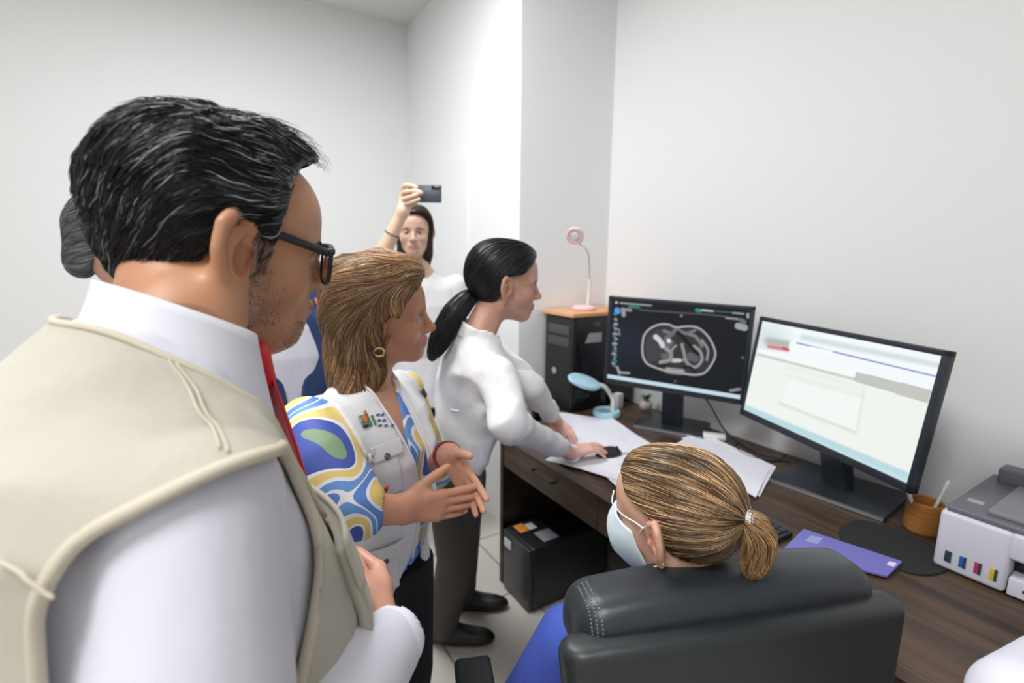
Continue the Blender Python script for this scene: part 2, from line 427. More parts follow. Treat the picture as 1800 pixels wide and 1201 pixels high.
def patch(f, o, D, u, v, poly, off, thick, name, material, parent, res=.006, label=None, make=True):
    """cloth patch: polygon in (u,v) plane cast along D on surface f, given thickness. poly convex-ish in metres"""
    poly = np.array(poly, float); o = np.array(o, float); D = np.array(D, float)/np.linalg.norm(D); u = np.array(u, float); u = u-D*(u@D); u /= np.linalg.norm(u); v = np.array(v, float); v = v-D*(v@D)-u*(v@u); v /= np.linalg.norm(v)
    # four-sided map: bilinear grid of quad (poly of 4)
    na = max(2, int(np.linalg.norm(poly[1]-poly[0])/res)+1); nb = max(2, int(np.linalg.norm(poly[3]-poly[0])/res)+1)
    A, B = np.meshgrid(np.linspace(0, 1, na), np.linspace(0, 1, nb), indexing='ij'); A = A.ravel()[:, None]; B = B.ravel()[:, None]
    q = (poly[0]*(1-A)+poly[1]*A)*(1-B)+(poly[3]*(1-A)+poly[2]*A)*B
    P = march(f, o-D*.12+q[:, :1]*u+q[:, 1:]*v, D, 0., tmax=.4); N = grad(f, P, .003)
    a = P+N*(off+thick); b = P+N*(off-.001)
    F = []
    ix = lambda i, j: i*nb+j
    for i in range(na-1):
        for j in range(nb-1): F.append((ix(i, j), ix(i+1, j), ix(i+1, j+1), ix(i, j+1)))
    m_ = na*nb; F2 = [tuple(m_+t for t in q_[::-1]) for q_ in F]
    edge = [ix(i, 0) for i in range(na)]+[ix(na-1, j) for j in range(1, nb)]+[ix(i, nb-1) for i in range(na-2, -1, -1)]+[ix(0, j) for j in range(nb-2, 0, -1)]
    F3 = [(edge[i], edge[i-1], m_+edge[i-1], m_+edge[i]) for i in range(len(edge))]
    if not make: return np.vstack([a, b]), np.array(F+F2+F3)
    return mesh_np(name, np.vstack([a, b]), np.array(F+F2+F3), material, parent, False, label=label)
#---PART2---
# ------------------------------------------------------------------ room
R_ = ROOM
def slab(name, lo, hi, m_, parent=None):
    o = MB().box(lo, hi).build(name, m_, parent); o['kind'] = 'structure'; return o
slab('floor', (R_['x0']-.1, R_['y0']-.1, -.1), (R_['x1']+.1, R_['y1']+.1, 0), MT['floor'])
slab('ceiling', (R_['x0']-.1, R_['y0']-.1, R_['z']), (R_['x1']+.1, R_['y1']+.1, R_['z']+.1), MT['ceil'])
slab('wall_far', (R_['x0'], R_['y1'], 0), (R_['x1']+.1, R_['y1']+.1, R_['z']), MT['wall'])
slab('wall_right', (R_['x1'], R_['y0'], 0), (R_['x1']+.1, R_['yc'], R_['z']), MT['wall'])
slab('wall_pillar', (R_['xb'], R_['yc'], 0), (R_['x1']+.1, R_['y1'], R_['z']), MT['wallb'])
slab('wall_left', (R_['x0']-.1, R_['y0'], 0), (R_['x0'], R_['y1']+.1, R_['z']), MT['wall'])
slab('wall_rear', (R_['x0'], R_['y0']-.1, 0), (R_['x1']+.1, R_['y0'], R_['z']), MT['wall'])
d = MB().box((R_['xb']-.012, 2.62, .002), (R_['xb'], 3.44, 2.12)); dd = d.build('door_1', MT['doorw']); dd['kind'] = 'structure'
for x, y, _p in PANELS:
    t = empty('ceiling_light', (x, y, R_['z']-.03), 'white ceiling light panel '+{.10: 'nearest the far wall', -.80: 'over the foreground man', -1.8: 'nearest the left wall'}[x], 'ceiling light', 'ceiling light panels')
    f = MB(); f.box((x-.6, y-.32, R_['z']-.03), (x+.6, y-.28, R_['z'])); f.box((x-.6, y+.28, R_['z']-.03), (x+.6, y+.32, R_['z'])); f.box((x-.6, y-.28, R_['z']-.03), (x-.56, y+.28, R_['z'])); f.box((x+.56, y-.28, R_['z']-.03), (x+.6, y+.28, R_['z']))
    f.build('frame', MT['alu'], t)
    MB().box((x-.56, y-.28, R_['z']-.018), (x+.56, y+.28, R_['z']-.002)).build('diffuser', MT['lamp'], t)

# ------------------------------------------------------------------ desk
DZ = .75; DX0, DX1, DY0, DY1 = 1.06, 1.90, -.9, 1.80
desk = empty('desk', (1.4, .6, 0), 'long dark walnut desk along the wall carrying two monitors and papers', 'desk')
MB().box((DX0, DY0, DZ-.03), (DX1, DY1, DZ)).build('desktop', MT['walnut'], desk, bevel=.002)
MB().box((DX0-.002, DY0, DZ-.029), (DX0, DY1, DZ-.001)).build('edge_band', mat('edge_band', (.16, .12, .10), .35), desk)
MB().box((DX0+.01, DY1-.025, 0), (DX1-.05, DY1, DZ-.03)).build('side_panel', MT['walnutd'], desk)
MB().box((DX0+.01, DY0, 0), (DX1-.05, DY0+.025, DZ-.03)).build('side_panel', MT['walnutd'], desk)
MB().box((DX1-.08, DY0+.025, .12), (DX1-.062, DY1-.025, DZ-.03)).build('back_panel', MT['walnutd'], desk)
def drawer(y0, y1):
    dr = MB().box((DX0+.012, y0, DZ-.165), (DX0+.030, y1, DZ-.032)).build('drawer', MT['walnut'], desk, bevel=.001)
    ym = (y0+y1)/2
    MB().tube([(DX0+.012, ym+.07, DZ-.09), (DX0-.008, ym+.065, DZ-.09), (DX0-.008, ym-.065, DZ-.09), (DX0+.012, ym-.07, DZ-.09)], .005).build('handle', MT['black'], dr, 'black bar handle')
    return dr
drawer(1.155, 1.772); drawer(.53, 1.151); drawer(-.09, .526); drawer(-.87, -.094)

# computer under the desk
c = empty('computer_case', (1.27, 1.66, 0), 'black computer case on the floor under the desk with stickers on its top', 'computer')
MB().box((1.075, 1.535, .006), (1.50, 1.755, .30), bev=.012).build('body', MT['black'], c)
MB().box((1.058, 1.54, .012), (1.077, 1.75, .295), bev=.006).build('front_panel', mat('case_front', (.04, .045, .045), .3), c)
MB().box((1.054, 1.68, .225), (1.0585, 1.735, .262)).build('label', MT['labelw'], c, 'white sticker')
MB().box((1.10, 1.67, .299), (1.15, 1.735, .3015)).build('label', MT['labelo'], c, 'orange sticker')
MB().box((1.152, 1.67, .299), (1.19, 1.72, .3015)).build('label', MT['labelw'], c, 'small white sticker')
MB().box((1.15, 1.56, .299), (1.23, 1.64, .3015)).build('label', MT['label'], c, 'grey sticker')

# computer tower on the desk
TX, TY0, TY1, TZ = 1.482, 1.815, 2.045, DZ+.475
t = empty('computer_tower', (1.7, 1.93, DZ), 'tall black computer tower on the far end of the desk', 'computer')
# desk shelf end: the tower stands on a low return of the desktop
MB().box((1.40, 1.802, DZ-.03), (DX1, 2.065, DZ)).build('desk_return', MT['walnut'], desk)
MB().box((1.42, 2.035, 0), (DX1-.05, 2.062, DZ-.03)).build('side_panel', MT['walnutd'], desk)
MB().box((TX+.02, TY0, DZ+.004), (1.89, TY1, TZ), bev=.004).build('body', MT['blackgloss'], t)
fp = MB().box((TX, TY0+.003, DZ+.006), (TX+.022, TY1-.003, TZ-.002), bev=.008).build('front_panel', MT['black'], t)
MB().box((TX-.002, TY0+.03, TZ-.09), (TX+.004, TY1-.03, TZ-.045), bev=.0015).build('disc_drive', mat('drive', (.07, .075, .08), .3), t)
MB().box((TX-.002, TY0+.03, TZ-.15), (TX+.004, TY1-.03, TZ-.105), bev=.0015).build('disc_drive', mat('drive2', (.06, .065, .07), .3), t)
mb = MB().lathe([(.0, 0), (.017, 0), (.019, .003), (.015, .006), (0, .006)], 28, Matrix.Translation((TX, TY1-.09, DZ+.19))@Matrix.Rotation(-math.pi/2, 4, 'Y'))
mb.build('power_button', MT['silver'], t)
lb = mat('tower_label', (.34, .35, .36), .4)
b = MB(); b.prism([(0, 0), (.105, 0), (.105, .048), (.022, .048)], 0, .002, Matrix.Translation((1.56, TY0-.0005, TZ-.13))@Matrix.Rotation(math.pi/2, 4, 'X')); b.build('label', lb, t, 'grey maker label')
MB().box((1.61, TY0-.004, TZ-.05), (1.65, TY0+.001, TZ-.03), bev=.0015).build('panel_latch', mat('latch', (.08, .08, .08), .3), t)
bd = MB().box((TX-.012, TY0-.01, TZ+.001), (1.895, TY1+.012, TZ+.020), bev=.002).build('wooden_board', MT['carton']); tag(bd, 'thin orange board lying flat on top of the black computer tower', 'board')
BZ = TZ+.020
# pink lamp
P = np.array([1.645, 1.935, BZ+.001])
t = empty('desk_lamp', P, 'small pale pink lamp with round base standing on the orange board', 'lamp')
o = MB().lathe([(.0, 0), (.058, 0), (.062, .006), (.060, .014), (.045, .022), (0, .026)], 48, o=P).build('lamp_base', mat('pink_base', (.85, .62, .62), .4), t)
s0 = P+np.array([.018, -.012, .02])
st = MB().tube(smooth_path([s0, s0+[0.004, -.002, .08], s0+[.004, -.002, .135]], 10), [.009, .009, .0088, .0086, .0084, .008, .0078, .0074, .007, .0065]).build('lamp_stem', MT['whitep'], t)
pk = MB().tube(smooth_path([s0+[.004, -.002, .135], pt(1034, 446, 2.12), pt(1018, 428, 2.10)], 14), .0028).build('gooseneck', mat('gooseneck_grey', (.55, .53, .53), .4), t)
hc = pt(1011, 414, 2.08); fr = frame(hc, dirv(-.25, -.85, -.45), UP)
Mh = m4(fr)@Matrix.Rotation(math.pi/2, 4, 'Y')
MB().lathe([(.0, -.012), (.030, -.012), (.038, -.004), (.039, .006), (.033, .010), (.028, .007), (.0, .006)], 40, Mh).build('lamp_head', MT['pinkl'], t)
MB().lathe([(.0, .006), (.017, .006), (.015, .012), (.0, .013)], 30, Mh).build('bulb_cover', MT['whitep'], t)

# blue lamp
P = at_z(1066, 731, DZ+.001)
t = empty('desk_lamp', P, 'light blue desk lamp with oval head bent over the left end of the desk', 'lamp')
MB().lathe([(.0, 0), (.060, 0), (.066, .005), (.067, .018), (.062, .030), (.052, .031), (.048, .024), (0, .024)], 56, o=P).build('lamp_base', MT['bluel'], t)
a0 = P+RIGHT*.028+AWAY*.01+np.array([0, 0, .02])
pth = smooth_path([a0, a0+RIGHT*.004+UP*.05, a0+RIGHT*.0-UP*(-.085)-RIGHT*.012, a0-RIGHT*.042-AWAY*.012+UP*.125, a0-RIGHT*.082-AWAY*.028+UP*.142], 24)
MB().tube(pth, np.interp(np.linspace(0, 1, 24), [0, .4, 1], [.014, .011, .010])).build('lamp_stem', MT['whitep'], t)
hc = pth[-1]-RIGHT*.068-AWAY*.030+UP*.018
fr = frame(hc, dirv(-1, -.42, .30), dirv(.30, -.35, 1)); Mh = m4(fr)@Matrix.Diagonal((1.28, .82, 1, 1))
MB().lathe([(.0, -.010), (.052, -.010), (.066, -.006), (.070, .002), (.066, .010), (.05, .014), (0, .016)], 56, Mh).build('lamp_head', MT['bluel'], t)
MB().lathe([(.0, -.014), (.048, -.0135), (.050, -.009), (0, -.009)], 40, Mh).build('diffuser', MT['whitep'], t)
P = at_z(1086, 716, DZ+.001)
o = MB().box(P+[-.02, -.018, 0], P+[.02, .018, .075], bev=.004).build('plastic_box', MT['whitep']); tag(o, 'small upright white plastic box just behind the blue lamp stem', 'box')

# pot with plant behind left monitor
P = at_z(1131, 716, DZ+.001); P = np.array([1.84, 1.66, DZ+.001])
t = empty('potted_plant', P, 'little round pinkish white pot with green leaves behind the left monitor', 'plant')
MB().lathe([(0, 0), (.018, 0), (.030, .012), (.034, .028), (.030, .044), (.022, .052), (.019, .050), (0, .046)], 36, o=P).build('pot', mat('pot_white', (.62, .54, .52), .5), t)
lv = MB()
for i in range(16):
    a = i*2.4; r0 = .012+.02*RS.rand(); q = P+[0, 0, .048]; e = q+np.array([math.cos(a)*r0*1.6, math.sin(a)*r0*1.6, .02+.025*RS.rand()])
    w = np.array([-math.sin(a), math.cos(a), 0])*.007; mid = (q+e)/2+[0, 0, .008]
    lv.add([q, mid+w, e, mid-w, mid+[0, 0, .003]], [(0, 1, 4), (1, 2, 4), (2, 3, 4), (3, 0, 4)], True)
lv.build('leaves', MT['green'], t)

# ------------------------------------------------------------------ monitors
def homog(dst):
    src = [(0, 0), (1, 0), (1, 1), (0, 1)]; A = []
    for (u, v), (x, y) in zip(src, dst):
        A.append([u, v, 1, 0, 0, 0, -x*u, -x*v]); A.append([0, 0, 0, u, v, 1, -y*u, -y*v])
    h = np.linalg.solve(np.array(A, float), np.array(dst, float).ravel()); return np.append(h, 1).reshape(3, 3)
def sstep(e0, e1, x): t_ = np.clip((x-e0)/(e1-e0), 0, 1); return t_*t_*(3-2*t_)
def seg(X, Y, pts, w, s=2.):
    d = np.full(X.shape, 1e9)
    for (x0, y0), (x1, y1) in zip(pts[:-1], pts[1:]):
        dx, dy = x1-x0, y1-y0; h = np.clip(((X-x0)*dx+(Y-y0)*dy)/(dx*dx+dy*dy+1e-9), 0, 1); d = np.minimum(d, np.hypot(X-x0-dx*h, Y-y0-dy*h))
    return 1-sstep(w-s, w+s, d)
def poly_in(X, Y, P, s=2.):
    ins = np.zeros(X.shape, bool); n = len(P)
    for i in range(n):
        x0, y0 = P[i]; x1, y1 = P[(i+1) % n]; c_ = ((y0 > Y) != (y1 > Y)) & (X < (x1-x0)*(Y-y0)/(y1-y0+1e-12)+x0); ins ^= c_
    e = seg(X, Y, list(P)+[P[0]], s, s); return np.clip(ins*1.0+0*e, 0, 1)
def closed(P, n=60):
    P = list(P); Q = smooth_path([P[-1]]+P+[P[0], P[1]], n*2); return Q
def mix(c, col, a): return c*(1-a[:, None])+np.array(col)[None]*a[:, None]
def paint_scan(X, Y):
    # X, Y in scan-picture units (1638 x 1201 over the monitor picture)
    c = np.tile(np.array([.010, .012, .015]), (len(X), 1))
    c = mix(c, (.014, .020, .032), sstep(330, 1, np.hypot(X-290, Y-570))*1.0)
    body = [(410, 600), (425, 490), (480, 420), (570, 378), (660, 378), (740, 408), (830, 400), (930, 405), (1010, 450), (1080, 530), (1130, 640), (1130, 720), (1080, 810), (1020, 870), (930, 885), (820, 868), (740, 848), (640, 835), (540, 800), (460, 760), (420, 690)]
    B = smooth_path(body+[body[0]], 120)
    ins = poly_in(X, Y, [tuple(q) for q in B]); c = mix(c, (.035, .036, .038), ins)
    c = mix(c, (.42, .42, .43), seg(X, Y, B, 9, 7))
    g = (.17, .17, .175)
    def S(pts, w, col, s=6, sm=True): 
        nonlocal c; q = smooth_path(pts, 24) if len(pts) > 2 and sm else pts; c = mix(c, col, seg(X, Y, q, w, s))
    liver = [(440, 600), (460, 500), (540, 430), (640, 440), (640, 560), (600, 660), (560, 740), (470, 740)]
    c = mix(c, (.055, .056, .06), poly_in(X, Y, liver))
    S([(620, 440), (700, 470), (740, 430), (840, 470), (930, 440)], 16, g); S([(700, 480), (640, 520), (660, 600), (700, 560)], 20, (.14, .14, .15))
    S([(540, 500), (580, 540), (610, 590)], 24, (.62, .62, .64)); S([(668, 538), (672, 544)], 20, (.72, .72, .74), 8)
    S([(640, 620), (690, 660), (680, 730), (590, 750)], 18, (.30, .30, .31)); S([(620, 690), (650, 690)], 30, (.12, .12, .13))
    S([(740, 590), (700, 640), (700, 740), (800, 740), (850, 700)], 12, (.26, .26, .27)); S([(720, 735), (780, 738)], 17, (.55, .55, .56))
    S([(800, 580), (820, 660), (850, 760), (930, 810), (1000, 740), (980, 650), (920, 600)], 15, (.28, .28, .29)); S([(880, 700), (930, 720)], 40, (.11, .11, .12))
    S([(760, 460), (840, 540), (900, 620), (960, 680)], 18, (.012, .012, .014)); S([(870, 480), (930, 500), (980, 560), (1000, 600)], 16, (.20, .19, .20))
    S([(1000, 540), (1060, 640), (1050, 740)], 10, (.30, .30, .31)); S([(940, 460), (1040, 530), (1100, 640), (1090, 740)], 8, (.02, .02, .02))
    S([(560, 790), (660, 790), (740, 840), (860, 800), (940, 850)], 12, (.015, .015, .016)); S([(660, 830), (740, 845), (800, 850)], 26, (.36, .35, .36), 14)
    # interface marks
    S([(150, 155), (152, 156)], 12, (.5, .52, .55)); S([(190, 160), (320, 172), (490, 186)], 8, (.30, .33, .36))
    S([(160, 230), (165, 245)], 26, (.10, .32, .75)); S([(135, 265), (150, 275)], 12, (.02, .25, .24))
    S([(275, 197), (370, 206)], 10, (.03, .26, .22)); S([(215, 225), (225, 280)], 20, (.30, .30, .34)); S([(230, 225), (290, 232)], 14, (.26, .27, .3))
    S([(380, 230), (700, 255), (1100, 285), (1400, 330)], 6, (.10, .11, .11)); S([(945, 235), (980, 240)], 18, (.02, .30, .22)); S([(1000, 235), (1110, 245)], 9, (.5, .53, .55)); S([(1130, 245), (1310, 262)], 5, (.03, .18, .15))
    S([(1320, 265), (1430, 275)], 8, (.35, .37, .4)); S([(1250, 318), (1370, 330)], 9, (.30, .30, .33)); S([(1475, 280), (1475, 310)], 14, (.35, .36, .4)); S([(1400, 340), (1440, 360)], 20, (.15, .15, .17)); S([(1370, 400), (1440, 420)], 34, (.34, .34, .38))
    S([(790, 290), (792, 292)], 14, (.18, .18, .2)); S([(735, 940), (737, 942)], 10, (.12, .14, .13)); S([(1415, 725), (1417, 726)], 16, (.10, .11, .12))
    for i, yy in enumerate(range(320, 800, 24)):
        k = i*1.7; S([(140+10*math.sin(k), yy), (158+10*math.sin(k*2), yy+4)], 9, [(.30, .32, .34), (.03, .22, .19), (.36, .38, .42), (.16, .17, .2)][i % 4])
    S([(185, 420), (192, 480)], 5, (.3, .3, .33)); S([(178, 790), (200, 850)], 12, (.3, .3, .33)); S([(200, 840), (290, 850)], 10, (.34, .34, .37)); S([(1290, 1050), (1380, 1040)], 14, (.25, .27, .29))
    # taskbar: lower edge strip of the picture
    yl = np.interp(X, [90, 700, 1385], [855, 968, 1098]); c = mix(c, (.55, .72, .80), sstep(-4, 4, Y-yl))
    return c
def paint_form(X, Y):
    c = np.tile(np.array([.86, .90, .86]), (len(X), 1))
    def band(p0, p1, w, col, s=6):
        nonlocal c; c = mix(c, col, seg(X, Y, [p0, p1], w, s))
    yt = np.interp(X, [100, 1200], [255, 545])          # lower limit of the page header
    c = mix(c, (.90, .95, .97), sstep(8, -8, Y-yt))
    c = mix(c, (.62, .72, .72), (1-sstep(0, 170, np.hypot((X-150)*.7, Y-180)))*.8)
    band((165, 205), (280, 225), 26, (.45, .48, .45), 20); band((170, 240), (290, 262), 13, (.70, .22, .24), 8); band((262, 250), (285, 262), 8, (.45, .10, .12), 6)
    c = mix(c, (.93, .95, .97), poly_in(X, Y, [(300, 205), (1220, 395), (1205, 425), (295, 260)])*.9)
    band((380, 180), (1215, 372), 18, (.66, .74, .76), 16); band((345, 218), (1195, 442), 5, (.20, .25, .62), 4); band((430, 252), (560, 280), 10, (.95, .96, .99), 8)
    c = mix(c, (.93, .95, .95), poly_in(X, Y, [(100, 250), (715, 405), (700, 455), (95, 285)]))
    band((100, 290), (705, 458), 8, (.58, .60, .56), 6)
    c = mix(c, (.55, .56, .52), poly_in(X, Y, [(720, 410), (1175, 530), (1155, 615), (705, 470)]))
    for p0, p1 in (((290, 380), (770, 520)), ((290, 430), (760, 565))): band(p0, p1, 14, (.82, .86, .82), 12)
    c = mix(c, (.90, .93, .90), poly_in(X, Y, [(300, 460), (765, 590), (730, 790), (260, 620)]))
    band((255, 615), (725, 800), 10, (.74, .77, .73), 9); band((770, 540), (735, 790), 8, (.78, .81, .77), 8)
    yl = np.interp(X, [30, 1045], [618, 1045]); c = mix(c, (.50, .70, .76), sstep(-10, 10, Y-yl)); yl2 = yl+42; c = mix(c, (.62, .80, .84), sstep(-6, 6, Y-yl2)*.6)
    return c
def monitor(C, yaw, pit, rol, w, h, paint, quad, scale, org, base_c, base_yaw, bw, bd_, label, res):
    n = np.array([-math.cos(yaw)*math.cos(pit), -math.sin(yaw)*math.cos(pit), math.sin(pit)]); r = np.cross(UP, n); r /= np.linalg.norm(r); r = r if r[1] < 0 else -r
    up = np.cross(n, r); up = up if up[2] > 0 else -up
    r2 = r*math.cos(rol)+up*math.sin(rol); u2 = up*math.cos(rol)-r*math.sin(rol); C = np.array(C, float)
    Rm = np.stack([r2, u2, np.cross(r2, u2)], 1); s_ = 1 if Rm[:, 2]@n > 0 else -1
    M = m4((C, Rm)); zf = lambda z: z*s_
    t = empty('monitor', (base_c[0], base_c[1], DZ), label, 'monitor')
    b = MB(); z0, z1 = sorted((zf(-.022), zf(-.001))); b.box((-w/2+.006, -h/2+.006, z0), (w/2-.006, h/2-.006, z1), M, bev=.004)
    z0, z1 = sorted((zf(-.045), zf(-.02))); b.box((-w/2+.08, -h/2+.07, z0), (w/2-.08, h/2-.07, z1), M, bev=.01); b.build('back_cover', MT['screenframe'], t)
    fw, fb = .016, .024; f = MB(); z0, z1 = sorted((zf(-.024), zf(.004)))
    f.box((-w/2, h/2-fw, z0), (w/2, h/2, z1), M, bev=.0025); f.box((-w/2, -h/2, z0), (w/2, -h/2+fb, z1), M, bev=.0025)
    f.box((-w/2, -h/2, z0), (-w/2+fw, h/2, z1), M, bev=.0025); f.box((w/2-fw, -h/2, z0), (w/2, h/2, z1), M, bev=.0025); f.build('bezel', MT['screenframe'], t)
    nx, ny = res; U, V_ = np.meshgrid(np.linspace(0, 1, nx), np.linspace(0, 1, ny), indexing='ij'); U = U.ravel(); V_ = V_.ravel()
    Hm = homog(quad); q = np.stack([U, V_, np.ones_like(U)])
    q = Hm@q; px = q[0]/q[2]; py = q[1]/q[2]; X = (px-org[0])*scale; Y = (py-org[1])*scale
    colr = paint(X, Y)
    lx = -w/2+fw-.001+U*(w-2*fw+.002); ly = h/2-fw+.001-V_*(h-fw-fb+.002); P = C+lx[:, None]*r2+ly[:, None]*u2+n*.0012
    i, j = np.meshgrid(np.arange(nx-1), np.arange(ny-1), indexing='ij'); i = i.ravel(); j = j.ravel()
    F = np.stack([i*ny+j, (i+1)*ny+j, (i+1)*ny+j+1, i*ny+j+1], 1)
    if np.cross(P[F[0, 1]]-P[F[0, 0]], P[F[0, 2]]-P[F[0, 0]])@n < 0: F = F[:, ::-1].copy()
    mesh_np('screen', P, F, MT['mscreen'], t, True, colr, 'lit screen')
    bc = np.array([base_c[0], base_c[1], DZ]); Mb = Matrix.Translation(bc)@Matrix.Rotation(base_yaw, 4, 'Z')
    MB().box((-bd_/2, -bw/2, .001), (bd_/2, bw/2, .016), Mb, bev=.003).build('base', MT['screenframe'], t)
    MB().box((-bd_/2-.002, -bw/2+.003, .002), (-bd_/2+.003, bw/2-.003, .012), Mb).build('base_trim', MT['silver'], t, 'silver front edge')
    att = C-n*.045-up*.02; k = MB(); nb = bc+[0, 0, .012]
    rr = r*.045; dd_ = -n*np.array([1, 1, 0]); dd_ /= np.linalg.norm(dd_); dd_ = dd_*.02
    nb2 = nb.copy()
    pts_lo = [nb2-rr-dd_, nb2+rr-dd_, nb2+rr+dd_, nb2-rr+dd_]; pts_hi = [att-rr-dd_, att+rr-dd_, att+rr+dd_, att-rr+dd_]
    k.add(pts_lo+pts_hi, [(0, 1, 5, 4), (1, 2, 6, 5), (2, 3, 7, 6), (3, 0, 4, 7), (4, 5, 6, 7), (3, 2, 1, 0)]); k.build('neck', MT['screenframe'], t, bevel=.003)
    return t, C, r2, u2, n
monitor((1.65, 1.358, 1.137), .485, -.01, -.027, .585, .396, paint_scan, [(1070, 523), (1326, 544), (1304, 709), (1065.5, 663)], 5.46, (1050, 500), (1.765, 1.43), .485, .30, .22, 'left black monitor showing a grey body scan on a dark screen', (420, 270))
monitor((1.65, .76, 1.097), -.307, .12, -.021, .652, .386, paint_form, [(1334, 558.4), (1650, 628), (1594.5, 855.7), (1308.5, 725.5)], 3.532, (1300, 540), (1.735, .717), .09, .33, .25, 'right black monitor showing a white page with faint boxes', (300, 200))
# cables behind the monitors
o = MB().tube(smooth_path([(1.80, 1.42, .98), (1.82, 1.30, .90), (1.83, 1.22, .80), (1.84, 1.16, .757), (1.80, 1.05, .755), (1.82, .92, .755)], 50), .0035).build('monitor_cable', MT['black']); tag(o, 'thin black cable hanging behind the left monitor onto the desk', 'cable')
o = MB().tube(smooth_path([(1.86, 1.16, .7535), (1.78, 1.12, .7535), (1.74, 1.05, .7535), (1.755, .98, .7535), (1.80, .95, .7535), (1.875, .97, .7535)], 50), .003).build('keyboard_cable', MT['black']); tag(o, 'loose black cable curling on the desk between the two monitor bases', 'cable')

# ------------------------------------------------------------------ papers, small things on the desk
def sheet(name, poly, z, th, label, cat='paper', material=None, curl=.0, group=None, seed=0, n=26, parent=None):
    P = [np.array(p[:2]) for p in poly]; V = []; g = np.linspace(0, 1, n)
    for a in g:
        for b_ in g:
            q = (P[0]*(1-a)+P[1]*a)*(1-b_)+(P[3]*(1-a)+P[2]*a)*b_
            e = max(abs(a-.5), abs(b_-.5))*2
            zz = z+curl*max(0, e-.55)**2*(1.3+math.sin(5*a+3*b_+seed))*2+.0008*math.sin(9*a+seed)*math.sin(7*b_+seed*2)*(curl > 0)+.0009*(curl > 0)
            V.append((q[0], q[1], zz))
    V = np.array(V); top = V+[0, 0, th]; F = []; ix = lambda i, j: i*n+j
    for i in range(n-1):
        for j in range(n-1): F.append((ix(i, j), ix(i+1, j), ix(i+1, j+1), ix(i, j+1)))
    N = n*n; edge = [ix(i, 0) for i in range(n)]+[ix(n-1, j) for j in range(1, n)]+[ix(i, n-1) for i in range(n-2, -1, -1)]+[ix(0, j) for j in range(n-2, 0, -1)]
    F2 = [tuple(N+k for k in f) for f in F]+[f[::-1] for f in F]+[(edge[i-1], edge[i], N+edge[i], N+edge[i-1]) for i in range(len(edge))]
    mb_ = MB(); mb_.add(np.vstack([V, top]), F2, True); o = mb_.build(name, material or MT['paper'], parent)
    if cat: tag(o, label, cat, group)
    return o
pq = lambda *L: [at_z(x, y, DZ) for x, y in L]
sheet('paper_sheet', pq((982, 728), (1074, 738), (1140, 802), (1000, 822)), DZ+.0015, .0012, 'lowest white paper sheet under the hands at the far desk end', curl=.006, seed=1)
sheet('paper_sheet', pq((1074, 738), (1156, 792), (1088, 850), (958, 812)), DZ+.0055, .0012, 'white paper sheet beneath the computer mouse', curl=.006, seed=2)
sheet('paper_sheet', pq((1198, 772), (1232, 762), (1364, 822), (1335, 876)), DZ+.0015, .0010, 'white printed sheet lying in front of the monitor bases', curl=.004, seed=3)
sheet('paper_sheet', pq((1176, 790), (1215, 770), (1352, 830), (1328, 880)), DZ+.0055, .0010, 'top white sheet behind the seated woman\'s head', curl=.005, seed=4)
sheet('paper_sheet', pq((1062, 838), (1100, 815), (1180, 850), (1120, 900)), DZ+.0035, .0010, 'crumpled white paper at the desk edge before the mask strap', curl=.012, seed=5)
P = at_z(1255, 771, DZ)
fr = frame(P+[0, 0, .011], dirv(1, -.35), UP); o = MB().box((-.045, -.022, -.010), (.045, .022, .010), m4(fr), bev=.004).build('adapter_box', MT['whitep']); tag(o, 'small flat white box on the desk between the two monitor bases', 'box')
# mouse
P = at_z(1070, 800, DZ+.0095); MOUSE = P
f = lambda p: smax(el((0, 0, 0), (.055, .031, .034))(p), -p[2], .006)
fr = frame(P, dirv(1, .35), UP)
t = empty('computer_mouse', P, 'black computer mouse on the papers under a hand', 'mouse')
blob('mouse_body', f, (-.06, -.036, -.01), (.06, .036, .04), .0025, MT['black'], t, fr=fr)
MB().lathe([(0, -.003), (.005, -.003), (.006, 0), (.005, .003), (0, .003)], 16, m4(fr)@Matrix.Translation((.035, 0, .026))@Matrix.Rotation(math.pi/2, 4, 'X')).build('scroll_wheel', MT['blackmat'], t)
mc = smooth_path([MOUSE+RIGHT*.05+UP*.008, MOUSE+RIGHT*.09+AWAY*.012+UP*.004, MOUSE+RIGHT*.15+AWAY*.035+UP*.003, MOUSE+RIGHT*.22+AWAY*.03-UP*.004], 24)
MB().tube(mc, .0016).build('cable', MT['black'], t)
# mouse pad, folder, keyboard
c0 = at_z(1565, 960, DZ)
pts_ = closed([(.13, .0), (.11, .085), (.04, .115), (-.06, .105), (-.125, .06), (-.135, -.01), (-.12, -.085), (-.03, -.12), (.06, -.11), (.11, -.07)], 40)
o = MB().prism([(c0[0]+x*.8, c0[1]+y) for x, y in pts_[6:-7]], DZ+.0005, DZ+.0045).build('mouse_pad', MT['blackmat']); tag(o, 'rounded black mouse pad beside the printer', 'mouse pad')
fo = sheet('folder', pq((1412, 936), (1585, 994), (1558, 1020), (1376, 972)), DZ+.006, .005, 'purple blue folder lying on the desk behind the chair back', 'folder', MT['purple'], n=4)
sheet('cover_print', pq((1425, 948), (1446, 953), (1436, 964), (1414, 958)), DZ+.0112, .0004, None, None, mat('cover_print', (.30, .32, .62), .5), n=3, parent=fo)
sheet('cover_print', pq((1563, 994), (1576, 998), (1570, 1004), (1557, 1000)), DZ+.0112, .0004, None, None, mat('cover_print_white', (.7, .72, .85), .5), n=3, parent=fo)
kb = empty('keyboard', (1.3, .75, DZ), 'black keyboard partly hidden behind the seated woman', 'keyboard')
ka, kb_ = at_z(1320, 905, DZ), at_z(1390, 943, DZ); kd = (kb_-ka); kd[2] = 0; kl = np.linalg.norm(kd); kx = kd/kl
